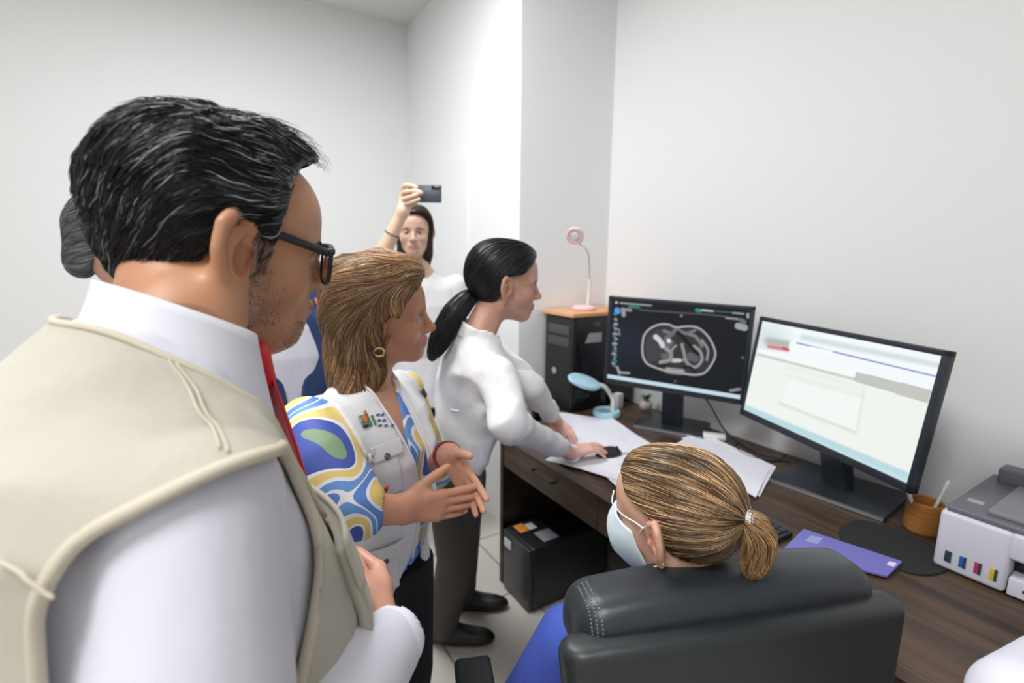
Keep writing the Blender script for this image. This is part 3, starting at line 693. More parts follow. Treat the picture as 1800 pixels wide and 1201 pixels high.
fr = frame(np.array([1.262, .842, DZ+.010]), (-.06, -.998, 0), UP)
MB().box((-.20, -.07, -.008), (.20, .07, .006), m4(fr), bev=.004).build('body', MT['black'], kb)
kk = MB()
for i in range(20):
    for j in range(5): kk.box((-.188+i*.0190, -.060+j*.0245, .006), (-.188+i*.0190+.0165, -.060+j*.0245+.020, .011), m4(fr))
kk.build('keys', mat('key_plastic', (.022, .023, .025), .5), kb)
# pen cup and pens
P = at_z(1616, 938, DZ); P = np.array([P[0]+.03, P[1]+.005, DZ+.001])
t = empty('pen_cup', P, 'round orange brown wooden pen cup beside the printer', 'cup')
MB().lathe([(0, 0), (.040, 0), (.044, .01), (.043, .085), (.040, .088), (.037, .085), (.036, .008), (0, .008)], 44, o=P).build('cup_body', MT['pcup'], t)
def pen(q0, q1, lab):
    t = empty('pen', q0, lab, 'pen'); q0 = np.array(q0); q1 = np.array(q1); d_ = (q1-q0)
    MB().tube([q0, q0+d_*.8], .0042).build('barrel', MT['whitep'], t); MB().tube([q0+d_*.78, q0+d_*.97, q1], [.0052, .005, .003]).build('cap', MT['whitep'], t)
pen(P+[-.01, .0, .01], P+np.array([-.045, .03, .115]), 'white pen leaning left in the wooden cup by the monitor')
pen(P+[.01, -.005, .01], P+np.array([.042, -.03, .15]), 'white pen leaning right in the wooden cup towards the printer')

# ------------------------------------------------------------------ printer
px0, py1, pz0 = 1.492, .388, DZ+.004
t = empty('printer', (1.67, .19, DZ), 'white and dark grey inkjet printer on the desk at the right edge', 'printer')
PW, PD, PH = .40, .36, .148
py0 = py1-PW
prof = [(px0, pz0), (px0+PD, pz0), (px0+PD, pz0+PH), (px0+.012, pz0+PH), (px0, pz0+PH-.012)]
b = MB(); b.box((px0, py1-.132, pz0), (px0+PD, py1, pz0+PH), bev=.010); b.box((px0+.05, py0, pz0+.0), (px0+PD, py1-.127, pz0+PH), bev=.008); b.box((px0, py0, pz0+.085), (px0+.06, py1-.127, pz0+PH), bev=.008); b.box((px0, py0, pz0), (px0+.06, py0+.07, pz0+PH-.01), bev=.008)
b.build('body', MT['prw'], t)
MB().box((px0+.008, py0+.008, pz0+PH-.004), (px0+PD-.01, py1-.008, pz0+PH+.014), bev=.006).build('top_panel', MT['prg'], t)
MB().box((px0+.03, py0+.02, pz0+PH+.012), (px0+PD-.09, py1-.075, pz0+PH+.027), bev=.006).build('scanner_lid', MT['prd'], t)
MB().box((px0+PD-.075, py0+.02, pz0+PH+.012), (px0+PD-.02, py1-.03, pz0+PH+.055), bev=.006).build('paper_feed', MT['prg'], t)
MB().box((px0+PD-.055, py0+.05, pz0+PH+.055), (px0+PD-.050, py1-.085, pz0+PH+.15)).build('fed_paper', MT['paper'], t, 'white paper standing in the feed')
MB().box((px0+.075, py1-.056, pz0+PH+.014), (px0+.10, py1-.026, pz0+PH+.0148)).build('logo', mat('logo_grey', (.34, .35, .38), .4), t)
for i, (k, mm) in enumerate((('black', 'ink'), ('blue', 'cyan'), ('magenta', 'mag'), ('yellow', 'yel'))):
    y = py1-.028-i*.0275
    w_ = MB().box((px0-.0015, y-.0065, pz0+.022), (px0+.004, y+.0065, pz0+.050), bev=.001).build('ink_window', MT[mm], t, k+' ink window'); 
    MB().box((px0-.0022, y-.0065, pz0+.022), (px0+.003, y-.0015, pz0+.050)).build('window_strip', MT['ink'], w_)  # narrow black strip along one side of each ink window
MB().box((px0+.045, py0+.072, pz0+.045), (px0+.049, py1-.133, pz0+.084)).build('output_slot', MT['blackgloss'], t)
MB().box((px0+.002, py0+.075, pz0+.002), (px0+.052, py1-.135, pz0+.045), bev=.003).build('output_tray', MT['prw'], t)
MB().box((px0+.0, py0+.12, pz0+.020), (px0+.004, py1-.160, pz0+.026)).build('tray_grip', MT['black'], t)
#---PART3---
# ------------------------------------------------------------------ people: shared anatomy
def head_sdf(fem=0., s=1., ea=1.0, eb=1.08):
    j = 1-.10*fem
    skull = el((-.012, 0, .030), (.094, .075, .084)); face = el((.030, 0, -.030), (.062, .058*j, .082))
    jaw = [rc((-.005, q*.054*j, -.050), (.062, q*.014, -.094), .018, .015) for q in (1, -1)]
    chin = el((.070, 0, -.094), (.017, .020*j, .017)); fore = el((.040, 0, .045), (.054, .058, .052))
    cheek = [el((.052, q*.040, -.026), (.026, .024, .026)) for q in (1, -1)]
    brow = [rc((.086, q*.010, .017), (.070, q*.046, .017), .010, .009) for q in (1, -1)]
    nose = [rc((.088, 0, .010), (.109, 0, -.032), .007, .0098), rc((.098, 0, -.036), (.112, 0, -.036), .009, .009)]
    wing = [el((.099, q*.0125, -.038), (.010, .0065, .007)) for q in (1, -1)]
    mouth = el((.076, 0, -.066), (.020, .028, .020))
    lipu = el((.0945, 0, -.0625), (.0065, .022, .0050)); lipl = el((.0925, 0, -.0735), (.0070, .019, .0058))
    sock = [el((.094, q*.033, -.001), (.018, .017, .013)) for q in (1, -1)]
    lid = [el((.0755, q*.032, -.001), (.0125, .0155, .0125)) for q in (1, -1)]
    cut = [el((.089, q*.032, -.0015), (.0085, .0125, .0042)) for q in (1, -1)]
    def ear(q):
        def Y(x, y, z): return (x, q*y, z)
        rim = chain([Y(.006, .0745, -.006), Y(.011, .0775, .012), Y(.004, .083, .028), Y(-.009, .088, .034), Y(-.018, .0965, .026), Y(-.021, .0990, .008), Y(-.017, .0945, -.012), Y(-.011, .085, -.026)], [.0035, .0042, .0045, .0048, .0048, .0045, .0045, .0055])
        anti = chain([Y(-.002, .083, .020), Y(-.011, .0885, .010), Y(-.011, .087, -.008), Y(-.005, .083, -.018)], [.003, .0042, .004, .0035])
        base = el(Y(-.004, .078, .006), (.014, .0045, .026)); wp = smooth_path([(-.010, .0885, .034), (-.017, .0945, .026), (-.0205, .0975, .010), (-.0195, .0965, -.004), (-.015, .090, -.016), (-.010, .084, -.026)], 13); wall = [rc(Y(-.008, .073, z_*.85), Y(x_, y_, z_), .0055, .0040) for x_, y_, z_ in wp]; root = el(Y(-.002, .074, .0), (.012, .008, .026)); lobe = el(Y(-.009, .0815, -.031), (.0085, .0052, .010)); trag = el(Y(.008, .078, -.006), (.004, .0045, .006))
        conch = el(Y(.0005, .087, -.002), (.009, .013, .014))
        def f(p):
            p = ((p[0]+.004)/ea-.004, p[1], (p[2]+.004)/eb-.002)
            d = sU(p, [base, root, rim, lobe]+wall, .005); d = smin(d, anti(p), .004); d = smax(d, -conch(p), .003); return smin(d, trag(p), .003)
        return f
    ears = [ear(1), ear(-1)]
    def f(p):
        p = tuple(c/s for c in p)
        d = sU(p, [skull, face, fore], .040); d = sU(p, [lambda p: d]+jaw, .028); d = sU(p, [lambda p, d=d: d, chin], .022); d = sU(p, [lambda p, d=d: d]+cheek, .022)
        d = sU(p, [lambda p, d=d: d]+brow, .014); d = sU(p, [lambda p, d=d: d, mouth], .018)
        for q in sock: d = smax(d, -q(p), .012)
        nd = sU(p, nose, .008); nd = sU(p, [lambda p, nd=nd: nd]+wing, .006); d = smin(d, nd, .010)
        for q in lid: d = smin(d, q(p), .004)
        for q in cut: d = smax(d, -q(p), .0015)
        d = smin(d, lipu(p), .003); d = smin(d, lipl(p), .003)
        for q in ears: d = smin(d, q(p), .006)
        return d*s
    return f
def in_el(P, c, r): return np.sqrt((((P-np.array(c))/np.array(r))**2).sum(1))
def headcol(skin, lip=(.50, .19, .15), brow=(.03, .02, .015), beard=0., beardc=(.10, .07, .055), mole=False, s=1.):
    skin = np.array(skin)
    def f(P):
        P = P/s; n = len(P); p = (P[:, 0], P[:, 1], P[:, 2])
        c = np.tile(skin, (n, 1))*(1+.05*noise3(p, 60, 3)[:, None]+.03*noise3(p, 300, 5)[:, None])
        def m_(a, col): nonlocal c; c = c*(1-a[:, None])+np.array(col)*a[:, None]
        red = np.clip(1-in_el(P, (.06, .045, -.03), (.03, .03, .028)), 0, 1)+np.clip(1-in_el(P, (.06, -.045, -.03), (.03, .03, .028)), 0, 1)+np.clip(1-in_el(P, (.11, 0, -.035), (.02, .02, .02)), 0, 1)
        m_(red*.35, skin*np.array([1.15, .85, .8]))
        for q in (1, -1): m_(np.clip(1.2-in_el(P, (-.006, q*.088, 0), (.03, .016, .042)), 0, 1)*.45, skin*np.array([1.25, .85, .78]))
        if beard:
            b = sstep(-.030, -.055, P[:, 2])*sstep(-.005, .02, P[:, 0])*sstep(-.118, -.10, P[:, 2])
            side = sstep(.034, .0, np.abs(P[:, 0]-.022))*sstep(.05, .0, P[:, 2])*sstep(.045, .06, np.abs(P[:, 1]))*sstep(-.09, -.05, P[:, 2])
            mus = np.clip(1.3-in_el(P, (.098, 0, -.052), (.02, .03, .008)), 0, 1)
            chn = np.clip(1.3-in_el(P, (.07, 0, -.095), (.03, .034, .020)), 0, 1)
            nn = .62+.38*noise3(p, 420, 9)
            m_(np.clip((b*.22+side*.5+mus*.8+chn), 0, 1)*nn*beard, beardc)
        for q in (1, -1):
            br = np.clip(1.6-1.25*np.sqrt(((P[:, 1]-q*.031)/.019)**2+((P[:, 2]-.0185+.12*np.abs(P[:, 1]-q*.026))/.0042)**2), 0, 1)*(P[:, 0] > .05); m_(br*.85, brow)
            li = np.clip(1.5-in_el(P, (.088, q*.032, .003), (.02, .0155, .0028)), 0, 1)*(P[:, 0] > .06); m_(li*.6, (.05, .03, .02))
        l = np.clip(2.0-1.2*np.sqrt((P[:, 1]/.023)**2+((P[:, 2]+.068)/.0095)**2), 0, 1)*(P[:, 0] > .086); m_(l*.8, lip)
        m_(np.clip(1.4-np.sqrt((P[:, 1]/.021)**2+((P[:, 2]+.068)/.0012)**2), 0, 1)*(P[:, 0] > .086)*.8, (.20, .06, .05))
        return c
    return f
def eyes(parent, fr, s=1.):
    for q in (1, -1):
        M = m4(fr)@Matrix.Translation((.0765*s, q*.032*s, -.001*s))@Matrix.Rotation(math.pi/2, 4, 'Y'); r = .0118*s
        a = MB().lathe([(r*math.sin(t), -r*math.cos(t)) for t in np.linspace(0.01, math.pi-.01, 14)], 20, M).build('eye', MT['eye'], parent)
        MB().lathe([(.0058*s, r*.885), (.005*s, r*.93), (.003*s, r*1.0), (.0002, r*1.02)], 20, M).build('iris', MT['iris'], a)
def hand(w, d, palm, lat, curls=(.35, .38, .42, .5), thumb=(.6, .3, .5), s=1., spread=.05, k2=1.0):
    """w wrist; d direction of the hand; palm: out of the palm; lat: towards the thumb"""
    w = np.array(w, float); d = np.array(d, float); d /= np.linalg.norm(d); palm = np.array(palm, float); palm = palm-d*(palm@d); palm /= np.linalg.norm(palm)
    l0 = np.array(lat, float); lat = np.cross(d, palm); lat = lat if lat@l0 > 0 else -lat
    kn = [w+(d*.086+lat*.027)*s, w+(d*.091+lat*.009)*s, w+(d*.087-lat*.010)*s, w+(d*.078-lat*.027)*s]
    st = [w+(d*.008+lat*.016)*s, w+(d*.008+lat*.006)*s, w+(d*.008-lat*.005)*s, w+(d*.008-lat*.015)*s]
    L = [(.042, .025, .021), (.046, .029, .022), (.043, .027, .022), (.034, .020, .019)]; r0 = [.0088, .0090, .0085, .0075]
    pal = [rc(st[i], kn[i], .0145*s, .0112*s) for i in range(4)]; fing = []; tips = []
    for i in range(4):
        sd = lat*spread*(1.3-.9*i); p_ = kn[i]; a = curls[i]; P = [p_]
        for kx, Lk in enumerate(L[i]):
            v = d*math.cos(a)+palm*math.sin(a)+sd; v /= np.linalg.norm(v); p_ = p_+v*Lk*s; P.append(p_); a += curls[i]*(1.0 if kx == 0 else .7)*k2
        r = r0[i]*s; fing.append(chain(P, [r*1.08, r, r*.92, r*.80])); tips.append(P[-1])
    tb = w+(d*.022+lat*.020+palm*.010)*s; v = d*thumb[0]+lat*thumb[1]+palm*thumb[2]; v /= np.linalg.norm(v); v2 = v+d*.35; v2 /= np.linalg.norm(v2)
    t1 = tb+v*.042*s; t2 = t1+v2*.033*s; t3 = t2+(v2+d*.1)/np.linalg.norm(v2+d*.1)*.026*s
    th = chain([tb, t1, t2, t3], [.0155*s, .0120*s, .0105*s, .0085*s]); web = rc(tb+v*.02*s, kn[0]-d*.03*s, .012*s, .010*s)
    def f(p):
        D = sU(p, pal, .014*s)
        for g in fing: D = smin(D, g(p), .0045*s)
        D = smin(D, web(p), .016*s); return smin(D, th(p), .012*s)
    return f, dict(tips=tips, thumb=(t2, t3), kn=kn)
def nails(parent, info, palm, which=(0, 1, 2, 3), s=1.): pass
def torso(fr, table, p_=2.3):
    T = np.array(table, float); T = T[np.argsort(T[:, 0])]; return inframe(fr, loft(T[:, 0], T[:, 1], T[:, 2], T[:, 3], p_=p_))
def bounds(pts, pad): P = np.array(pts); return P.min(0)-pad, P.max(0)+pad
def shoe(parent, heel, fwd, L=.26):
    fr = frame(heel, fwd, UP)
    f = lambda p: smax(smax(sU(p, [el((.06, 0, .035), (.075, .037, .05)), el((.17, 0, .024), (.10, .043, .034))], .05), -(p[2]-.004), .006), p[2]-.085, .01)
    return blob('shoe', f, (-.03, -.06, -.01), (.30, .06, .10), .005, MT['shoe'], parent, fr=fr)
def leg_sdf(hip, knee, ank, r=(.095, .065, .055)): return chain([hip, knee, ank], r)
def drape(f, amp, s, seed, stretch, D, amp2=0, box=None):
    def g(p):
        n = ridged(p, s, seed, stretch, D); d = f(p)-amp*(n-.5)
        if amp2: d = d-amp2*noise3(p, s*.4, seed+5)
        return d
    return g
def shell(f, th): return lambda p: np.maximum(f(p), -f(p)-th)
def hairline(xs, zs): return lambda p: np.interp(p[0], xs, zs)-p[2]
WANT = lambda k: (not ONLY) or (k in ONLY.split(','))
def hit(f, px, py, t0=.3, tmax=3.):
    o = np.array([0, 0, CAMZ]); d = RW@_ray(px, py); P = march(f, (o+d*t0)[None], d, 0., it=160, tmax=tmax)[0]; return P, grad(f, P[None], .006)[0]
def sticker(f, px, py, poly, off, th, name, m_, parent, lab=None, res=.005, rot=0., t0=.3):
    P, n = hit(f, px, py, t0); u = np.cross(UP, n); u /= np.linalg.norm(u); v = np.cross(n, u); v = -v
    c_, s_ = math.cos(rot), math.sin(rot); return patch(f, P+n*.0, -n, u*c_+v*s_, v*c_-u*s_, poly, off, th, name, m_, parent, res, lab)
def stud(f, px, py, r, name, m_, parent, t0=.3, h=.004, off=.010):
    P, n = hit(f, px, py, t0); fr = frame(P+n*off, n, UP); M = m4(fr)@Matrix.Rotation(math.pi/2, 4, 'Y')
    return MB().lathe([(0, 0), (r, 0), (r, h*.5), (r*.75, h), (0, h*.8)], 20, M).build(name, m_, parent)
# ================================================================== man in the beige vest (nearest)
if WANT('man'):
    o_ = np.array([.022, .622, 1.509])+RIGHT*.008; o_ = np.array([0, 0, CAMZ])+(o_-[0, 0, CAMZ])*1.05-RIGHT*.008+UP*.004
    HF = frame(o_, (.985, .150, -.09), (.10, -.15, .975))
    N = np.array([-.020, .592, 1.412])                   # base of the neck
    TF = frame(N, np.cross(np.cross((.93, .36, 0), (.10, .04, 1)), (-.10, -.04, -1))*-1, (.10, .04, 1)) if False else frame(N, (.93, .36, -.06), (.06, .02, 1))
    man = empty('person', (N[0], N[1], 0), 'man with black hair and glasses in beige vest over white shirt, nearest the camera', 'person')
    f_, r_ = TF[1][:, 0], -TF[1][:, 1]
    SR, SL = N+r_*.178-f_*.058+[0, 0, -.104]-RIGHT*.006, N-r_*.185-f_*.01+[0, 0, -.07]
    ER = SR+r_*.05-f_*.05+[0, 0, -.25]; WR = pt(676, 1140, .56)
    EL = SL-r_*.04+f_*.02+[0, 0, -.29]; WL = pt(548, 1072, .67)
    hd = head_sdf(0., 1., 1.22, 1.30); inv = lambda P: to_local(HF, P)
    nb = inv(N+[0, 0, .0]); neck = [el((.026, 0, -.104), (.042, .048, .026))]+ sum([[rc((-.022, 0, -.035), nb+np.array([-.0, 0, .02]), .050, .050)], [rc((-.045, 0, -.01), nb+[-.020, 0, .02], .042, .043)]], [])
    hneck = lambda p: sU(p, [hd]+neck, .030)
    V, F = nets(hneck, (-.13, -.115, -.23), (.135, .115, .13), .0021)
    sk = (.50, .245, .135); hc_ = headcol(sk, (.36, .16, .12), (.02, .015, .012), beard=.85, beardc=(.085, .06, .05)); C1 = hc_(V)
    pieces = [(to_world(HF, V), F, C1)]
    hcol = (.60, .30, .21)
    hl, inf = hand(WL, dirv(.9, -.1, -.12), dirv(0, .1, -1), dirv(.0, -1, .2), curls=(.5, .55, .6, .7), thumb=(.7, .35, -.35), s=1.0)
    hl2 = lambda p: smin(hl(p), rc(WL-dirv(.9, .3, 0)*.10, WL, .034, .027)(p), .02)
    lo, hi = bounds([WL-dirv(1, .2, 0)*.1, WL+dirv(1, 0, 0)*.2, inf['kn'][0], inf['kn'][3]], .05); V, F = nets(hl2, lo, hi, .003); pieces.append((V, F, hcol))
    hr, inr = hand(WR+dirv(-.3, .9, .0)*.02, dirv(-.35, .95, .05), dirv(-.8, -.2, .1), dirv(.2, .1, 1), curls=(.6, .65, .7, .75), thumb=(.8, .3, .3))
    hr2 = lambda p: smin(hr(p), rc(ER+(WR-ER)*.7, WR, .034, .027)(p), .02)
    lo, hi = bounds([WR, ER+(WR-ER)*.7, WR+dirv(-.35, .95, .05)*.17], .045); V, F = nets(hr2, lo, hi, .003); pieces.append((V, F, hcol))
    # hidden trunk of the body under the clothes
    tr = torso(TF, [(-.62, .0, .12, .15), (-.3, 0, .12, .16), (-.1, -.05, .06, .10), (-.01, -.02, .040, .042)]); V, F = nets(lambda p: sU(p, [tr, chain([SR, ER], [.05, .045])], .03), N+[-.35, -.35, -.65], N+[.35, .35, .03], .012); pieces.append((V, F, sk))
    multi('body', pieces, M_SKIN, man); eyes(man, HF)
    nl = MB(); t2, t3 = inf['thumb']; dd_ = (t3-t2)/np.linalg.norm(t3-t2)
    fr = frame(t3+np.array([0, 0, .0065]), dd_, (-.1, -.1, 1)); nl._bm((lambda b: (bmesh.ops.create_uvsphere(b, u_segments=16, v_segments=8, radius=1), b)[1])(bmesh.new()), m4(fr)@Matrix.Diagonal((.0085, .0062, .0024, 1)), True); nl.build('thumbnail', mat('nail', (.78, .55, .48), .25), man)
    # hair: swept back wavy volume
    hl_h = hairline([-.12, -.085, -.045, -.022, .0, .012, .03, .046, .062, .080], [-.052, -.056, -.028, .016, .038, .030, .016, .070, .098, .108])
    def cap(p):
        th = .011+.012*np.clip((p[2]-.03)/.08, 0, 1)+.002*np.clip((-p[0]-.0)/.08, 0, 1)*np.clip((p[2]+.02)/.05, 0, 1)
        # receding temples: side hair thins towards the forehead
        tem = np.clip((p[0]-.025)/.03, 0, 1)*np.clip((np.abs(p[1])-.025)/.025, 0, 1)
        d = sU(p, [el((-.012, 0, .030), (.094, .075, .084)), el((.040, 0, .045), (.054, .058, .052))], .04)-th*(1-.75*tem)
        d = smin(d, el((-.052, 0, .058), (.060, .066, .062))(p), .03); d = smin(d, el((-.068, 0, -.005), (.036, .060, .040))(p), .02); d = smin(d, el((.022, -.0, .098), (.050, .040, .022))(p), .03)
        wv_ = np.clip((-p[0]+.04)/.08, .15, 1); d = d-.0055*wv_*noise3(p, 48, 4)-.0045*ridged(p, 95, 8, .25, (1, .2, .6))
        return smax(d, hl_h(p), .012)
    V, F = nets(cap, (-.16, -.115, -.09), (.125, .115, .165), .0026)
    n0 = len(V); cc = np.tile(np.array([.006, .006, .007]), (n0, 1))
    def flow(P, t):
        D = np.stack([-np.ones(len(P)), 0*P[:, 0], 0*P[:, 0]], 1)
        down = np.clip(-(P[:, 0]+.02)/.06, 0, 1)+np.clip((.075-P[:, 2])/.09, 0, 1)*.9; D[:, 2] -= down*1.0
        p = (P[:, 0], P[:, 1], P[:, 2]); w = np.clip((-P[:, 0]+.03)/.08, 0.15, 1); D[:, 1] += .55*w*noise3(p, 42, 21); D[:, 2] += .75*w*noise3(p, 38, 22); D[:, 0] += .2*noise3(p, 60, 23); return D
    S0 = pick(V, 9000); n = len(S0); pa = grow(cap, S0, flow, 11, .0042, -.001, .0018, wave=(.0011, .8), lift=.004)
    grey = np.clip((S0[:, 0]-.0)/.09, 0, 1)*.30+.09; isg = RS.rand(n) < grey*np.clip(.3+1.2*np.abs(noise3((S0[:, 0], S0[:, 1], S0[:, 2]), 50, 31)), 0, 1)
    cl = np.where(isg[:, None], np.array([[.30, .31, .34]])*RS.uniform(.4, 1.5, (n, 1)), np.array([[.008, .008, .010]])*RS.uniform(.4, 1.8, (n, 1)))
    sv, sf, sc = strands(pa, RS.uniform(.00035, .0007, n), cl)
    # loose hairs over the crown and side stubble hair fade
    S1 = pick(V, 60, lambda V: (V[:, 2] > .125) & (V[:, 0] > -.05)); pb = grow(cap, S1, lambda P, t: np.stack([np.ones(len(P)), .25+0*P[:, 0], 0*P[:, 0]], 1), 12, .0075, .001, .004, lift=.012)
    wv, wf, wc = strands(pb, np.full(len(S1), .00028), np.full((len(S1), 3), .012))
    # short side hair growing over the temple and sideburn
    Vh, _ = nets(hneck, (-.13, -.115, -.08), (.135, -.02, .10), .004)
    S2 = pick(Vh, 2600, lambda V: (V[:, 1] < -.045) & (V[:, 0] < .038+.2*(V[:, 2]-.03)) & (V[:, 0] > .012) & (V[:, 2] > -.015) & (V[:, 2] < .095))
    pc = grow(hneck, S2, lambda P, t: np.stack([-.6+0*P[:, 0], .3*noise3((P[:, 0], P[:, 1], P[:, 2]), 80, 3), -1+0*P[:, 0]], 1), 5, .0022, .0, .0010, lift=.001)
    c2 = np.where(RS.rand(len(S2), 1) < .33, np.array([[.28, .28, .30]])*RS.uniform(.5, 1.3, (len(S2), 1)), .016)
    tv, tf, t_c = strands(pc, np.full(len(S2), .00024), c2*np.ones((1, 3)))
    S3 = pick(Vh, 420, lambda V: (V[:, 1] < -.03) & (V[:, 0] < .05) & (V[:, 0] > .008) & (V[:, 2] < -.01) & (V[:, 2] > -.078))
    S4 = project(hneck, np.stack([RS.uniform(.035, .088, 700), RS.uniform(-.034, .03, 700), RS.uniform(-.115, -.078, 700)], 1))
    S3 = np.vstack([S3, S4]); pd = grow(hneck, S3, lambda P, t: np.stack([.2+.5*RS.normal(size=len(P)), .5*RS.normal(size=len(P)), -1+0*P[:, 0]], 1), 3, .0016, .0, .0012, lift=.002)
    c3 = np.where(RS.rand(len(S3), 1) < .4, .22, .04)*np.ones((1, 3)); bv, bf, bc = strands(pd, np.full(len(S3), .00018), c3)
    multi('hair', [(to_world(HF, V), F, cc), (to_world(HF, sv), sf, sc), (to_world(HF, wv), wf, wc), (to_world(HF, tv), tf, t_c)], M_HAIR, man, 'black wavy hair swept back with grey strands')
    multi('beard', [(to_world(HF, bv), bf, bc)], M_HAIR, man, 'thin greying beard')
    # glasses
    gx = .1075; g = empty('glasses', (0, 0, 0)); g.parent = man; g.location = -man.location
    for q in (1, -1):
        oc = [(gx-.0, q*.008, .010), (gx-.001, q*.012, -.018), (gx-.003, q*.022, -.029), (gx-.006, q*.044, -.029), (gx-.010, q*.061, -.018), (gx-.012, q*.067, .012)]
        top = [(gx-.0, q*.008, .012), (gx-.004, q*.040, .015), (gx-.012, q*.069, .014)]
        lo_ = smooth_path(oc, 26); b = MB(); b.tube(to_world(HF, lo_), .0026, 8); b.tube(to_world(HF, smooth_path(top, 12)), .0036, 8)
        b.tube(to_world(HF, [(gx-.012, q*.069, .013), (gx-.020, q*.0735, .012)]), [.0045, .0045], 8)
        b.build('rim', MT['frameb'], g)
        ring = np.vstack([lo_, smooth_path(top, 12)[::-1]]); cen = ring.mean(0); VV = np.vstack([ring, [cen]]); V2 = VV-[.0012, 0, 0]; k = len(ring); FF = [(i, (i+1) % k, k) for i in range(k)]+[(k+1+(i+1) % k, k+1+i, 2*k+1) for i in range(k)]
        mesh_np('lens', to_world(HF, np.vstack([VV, V2])), FF, MT['glass'], g, False)
        tp = smooth_path([(gx-.020, q*.0735, .012), (.05, q*.0765, .022), (.018, q*.0765, .030), (-.006, q*.0735, .035), (-.028, q*.0765, .031), (-.050, q*.0815, .024), (-.066, q*.0800, .016)], 36)
        V_, F_ = tube_np(tp, np.interp(np.linspace(0, 1, 36), [0, .3, .75, .85, 1], [.0046, .0042, .0034, .0046, .0040]), 8); mesh_np('temple', to_world(HF, V_), F_, MT['frameb'], g)
    MB().tube(to_world(HF, smooth_path([(gx, .009, .008), (gx+.003, 0, .011), (gx, -.009, .008)], 8)), .0026, 8).build('bridge', MT['frameb'], g)
    # shirt
    ttab = [(-.70, .0, .155, .19), (-.55, .01, .170, .195), (-.40, .01, .168, .195), (-.28, .0, .162, .195), (-.18, -.015, .150, .192), (-.11, -.035, .135, .185), (-.065, -.042, .118, .155), (-.03, -.035, .092, .105), (0.01, -.02, .070, .072), (.03, -.015, .055, .058)]
    ttab = [(a_, b_-(.026 if a_ < -.08 else .016)-.008*(-.25 < a_ < -.03), c_-.006*(-.25 < a_ < -.03), d_) for a_, b_, c_, d_ in ttab]
    TS = torso(TF, ttab, 2.25)
    armR = chain([SR+[0, 0, .005], SR*.5+ER*.5, ER], [.058, .062, .056]); foreR = chain([ER, ER*.45+WR*.55, WR], [.058, .054, .038]); armL = chain([SL, EL, WL], [.058, .054, .036])
    TSs = lambda p: TS(p)+.004
    Da = (ER-SR)/np.linalg.norm(ER-SR)
    def shirt0(p): 
        a = smin(armR(p), foreR(p), .03); d = smin(TSs(p), a, .022); d = smin(d, armL(p), .03); return d
    def shirt(p):
        k_ = np.clip((np.sqrt((p[0]-N[0])**2+(p[1]-N[1])**2+(p[2]-N[2])**2)-.11)/.08, 0, 1); d = shirt0(p)-k_*(.0125*(ridged(p, 17, 41, .30, Da+f_*.9)-.5)+.005*noise3(p, 16, 42))
        v_ = vd_(p); return np.where((v_ < .012) & (foreR(p) > .014) & (hole(p) > -.005) & (holeL(p) > -.005) & (neckcut(p) > -.006) & (vopen(p) > 0), np.maximum(d, v_+.0085), d)
    # cuff at the right wrist
    cd = (WR-ER)/np.linalg.norm(WR-ER)
    cf = lambda p: np.maximum(rc(WR-cd*.045, WR+cd*.012, .043, .038)(p), -rc(WR-cd*.02, WR+cd*.2, .034, .034)(p))
    lo, hi = bounds([WR-cd*.05, WR+cd*.03], .06); blob('cuff', lambda p: cf(p)-.0015*ridged(p, 50, 5, .3, cd), lo, hi, .003, MT['collarw'], man)
    # collar: folded outer leaf around the neck
    V = []; F = []; nth, nz = 72, 8
    for i in range(nth):
        th = math.radians(-168+336*i/(nth-1)); cth, sth = math.cos(th+math.pi), math.sin(th+math.pi)   # th=0 back of neck
        fr_ = (1+cth)/2                       # 0 back, 1 front
        zt = .062-.056*fr_; hgt = .052+.018*fr_+.030*max(0, fr_-.5)/.5; rt = .063; rb = .079
        for j in range(nz):
            u = j/(nz-1); rr = rt+(rb-rt)*(u**1.2); V.append(to_world(TF, (-.004+rr*1.08*cth, rr*sth*1.02, zt-hgt*u)))
    for i in range(nth-1):
        for j in range(nz-1): F.append((i*nz+j, (i+1)*nz+j, (i+1)*nz+j+1, i*nz+j+1))
    co_ = mesh_np('collar', V, F, MT['collarw'], man); md = co_.modifiers.new('s', 'SOLIDIFY'); md.thickness = .0035; md.offset = 1
    V = []; F = []
    for i in range(nth):
        th = math.radians(-170+340*i/(nth-1)); cth, sth = math.cos(th+math.pi), math.sin(th+math.pi); fr_ = (1+cth)/2
        for j in range(4): V.append(to_world(TF, (-.004+.062*cth*1.05, .062*sth, .060-.056*fr_-.05*j/3)))
    for i in range(nth-1):
        for j in range(3): F.append((i*4+j, i*4+j+1, (i+1)*4+j+1, (i+1)*4+j))
    cs = mesh_np('collar_stand', V, F, MT['collarw'], man); md = cs.modifiers.new('s', 'SOLIDIFY'); md.thickness = .003
    # tie
    kf = lambda p: np.maximum(sU(p, [rc((.064, 0, -.018), (.076, 0, -.046), .020, .014)], .01), -10)
    blob('tie_knot', kf, (.04, -.04, -.07), (.12, .04, .02), .003, MT['red'], man, fr=TF)
    tb_ = MB(); pp = [(.068, -.040, .016), (.092, -.12, .024), (.122, -.24, .032), (.142, -.42, .040), (.146, -.50, .001)]
    Vt = []; 
    for x, z, w_ in pp:
        for yy, xx in ((-w_, -.004), (-w_*.5, .001), (0, .003), (w_*.5, .001), (w_, -.004)): Vt.append(to_world(TF, (x+.010+xx, yy, z)))
    Ft = [(i*5+j, i*5+j+1, (i+1)*5+j+1, (i+1)*5+j) for i in range(4) for j in range(4)]
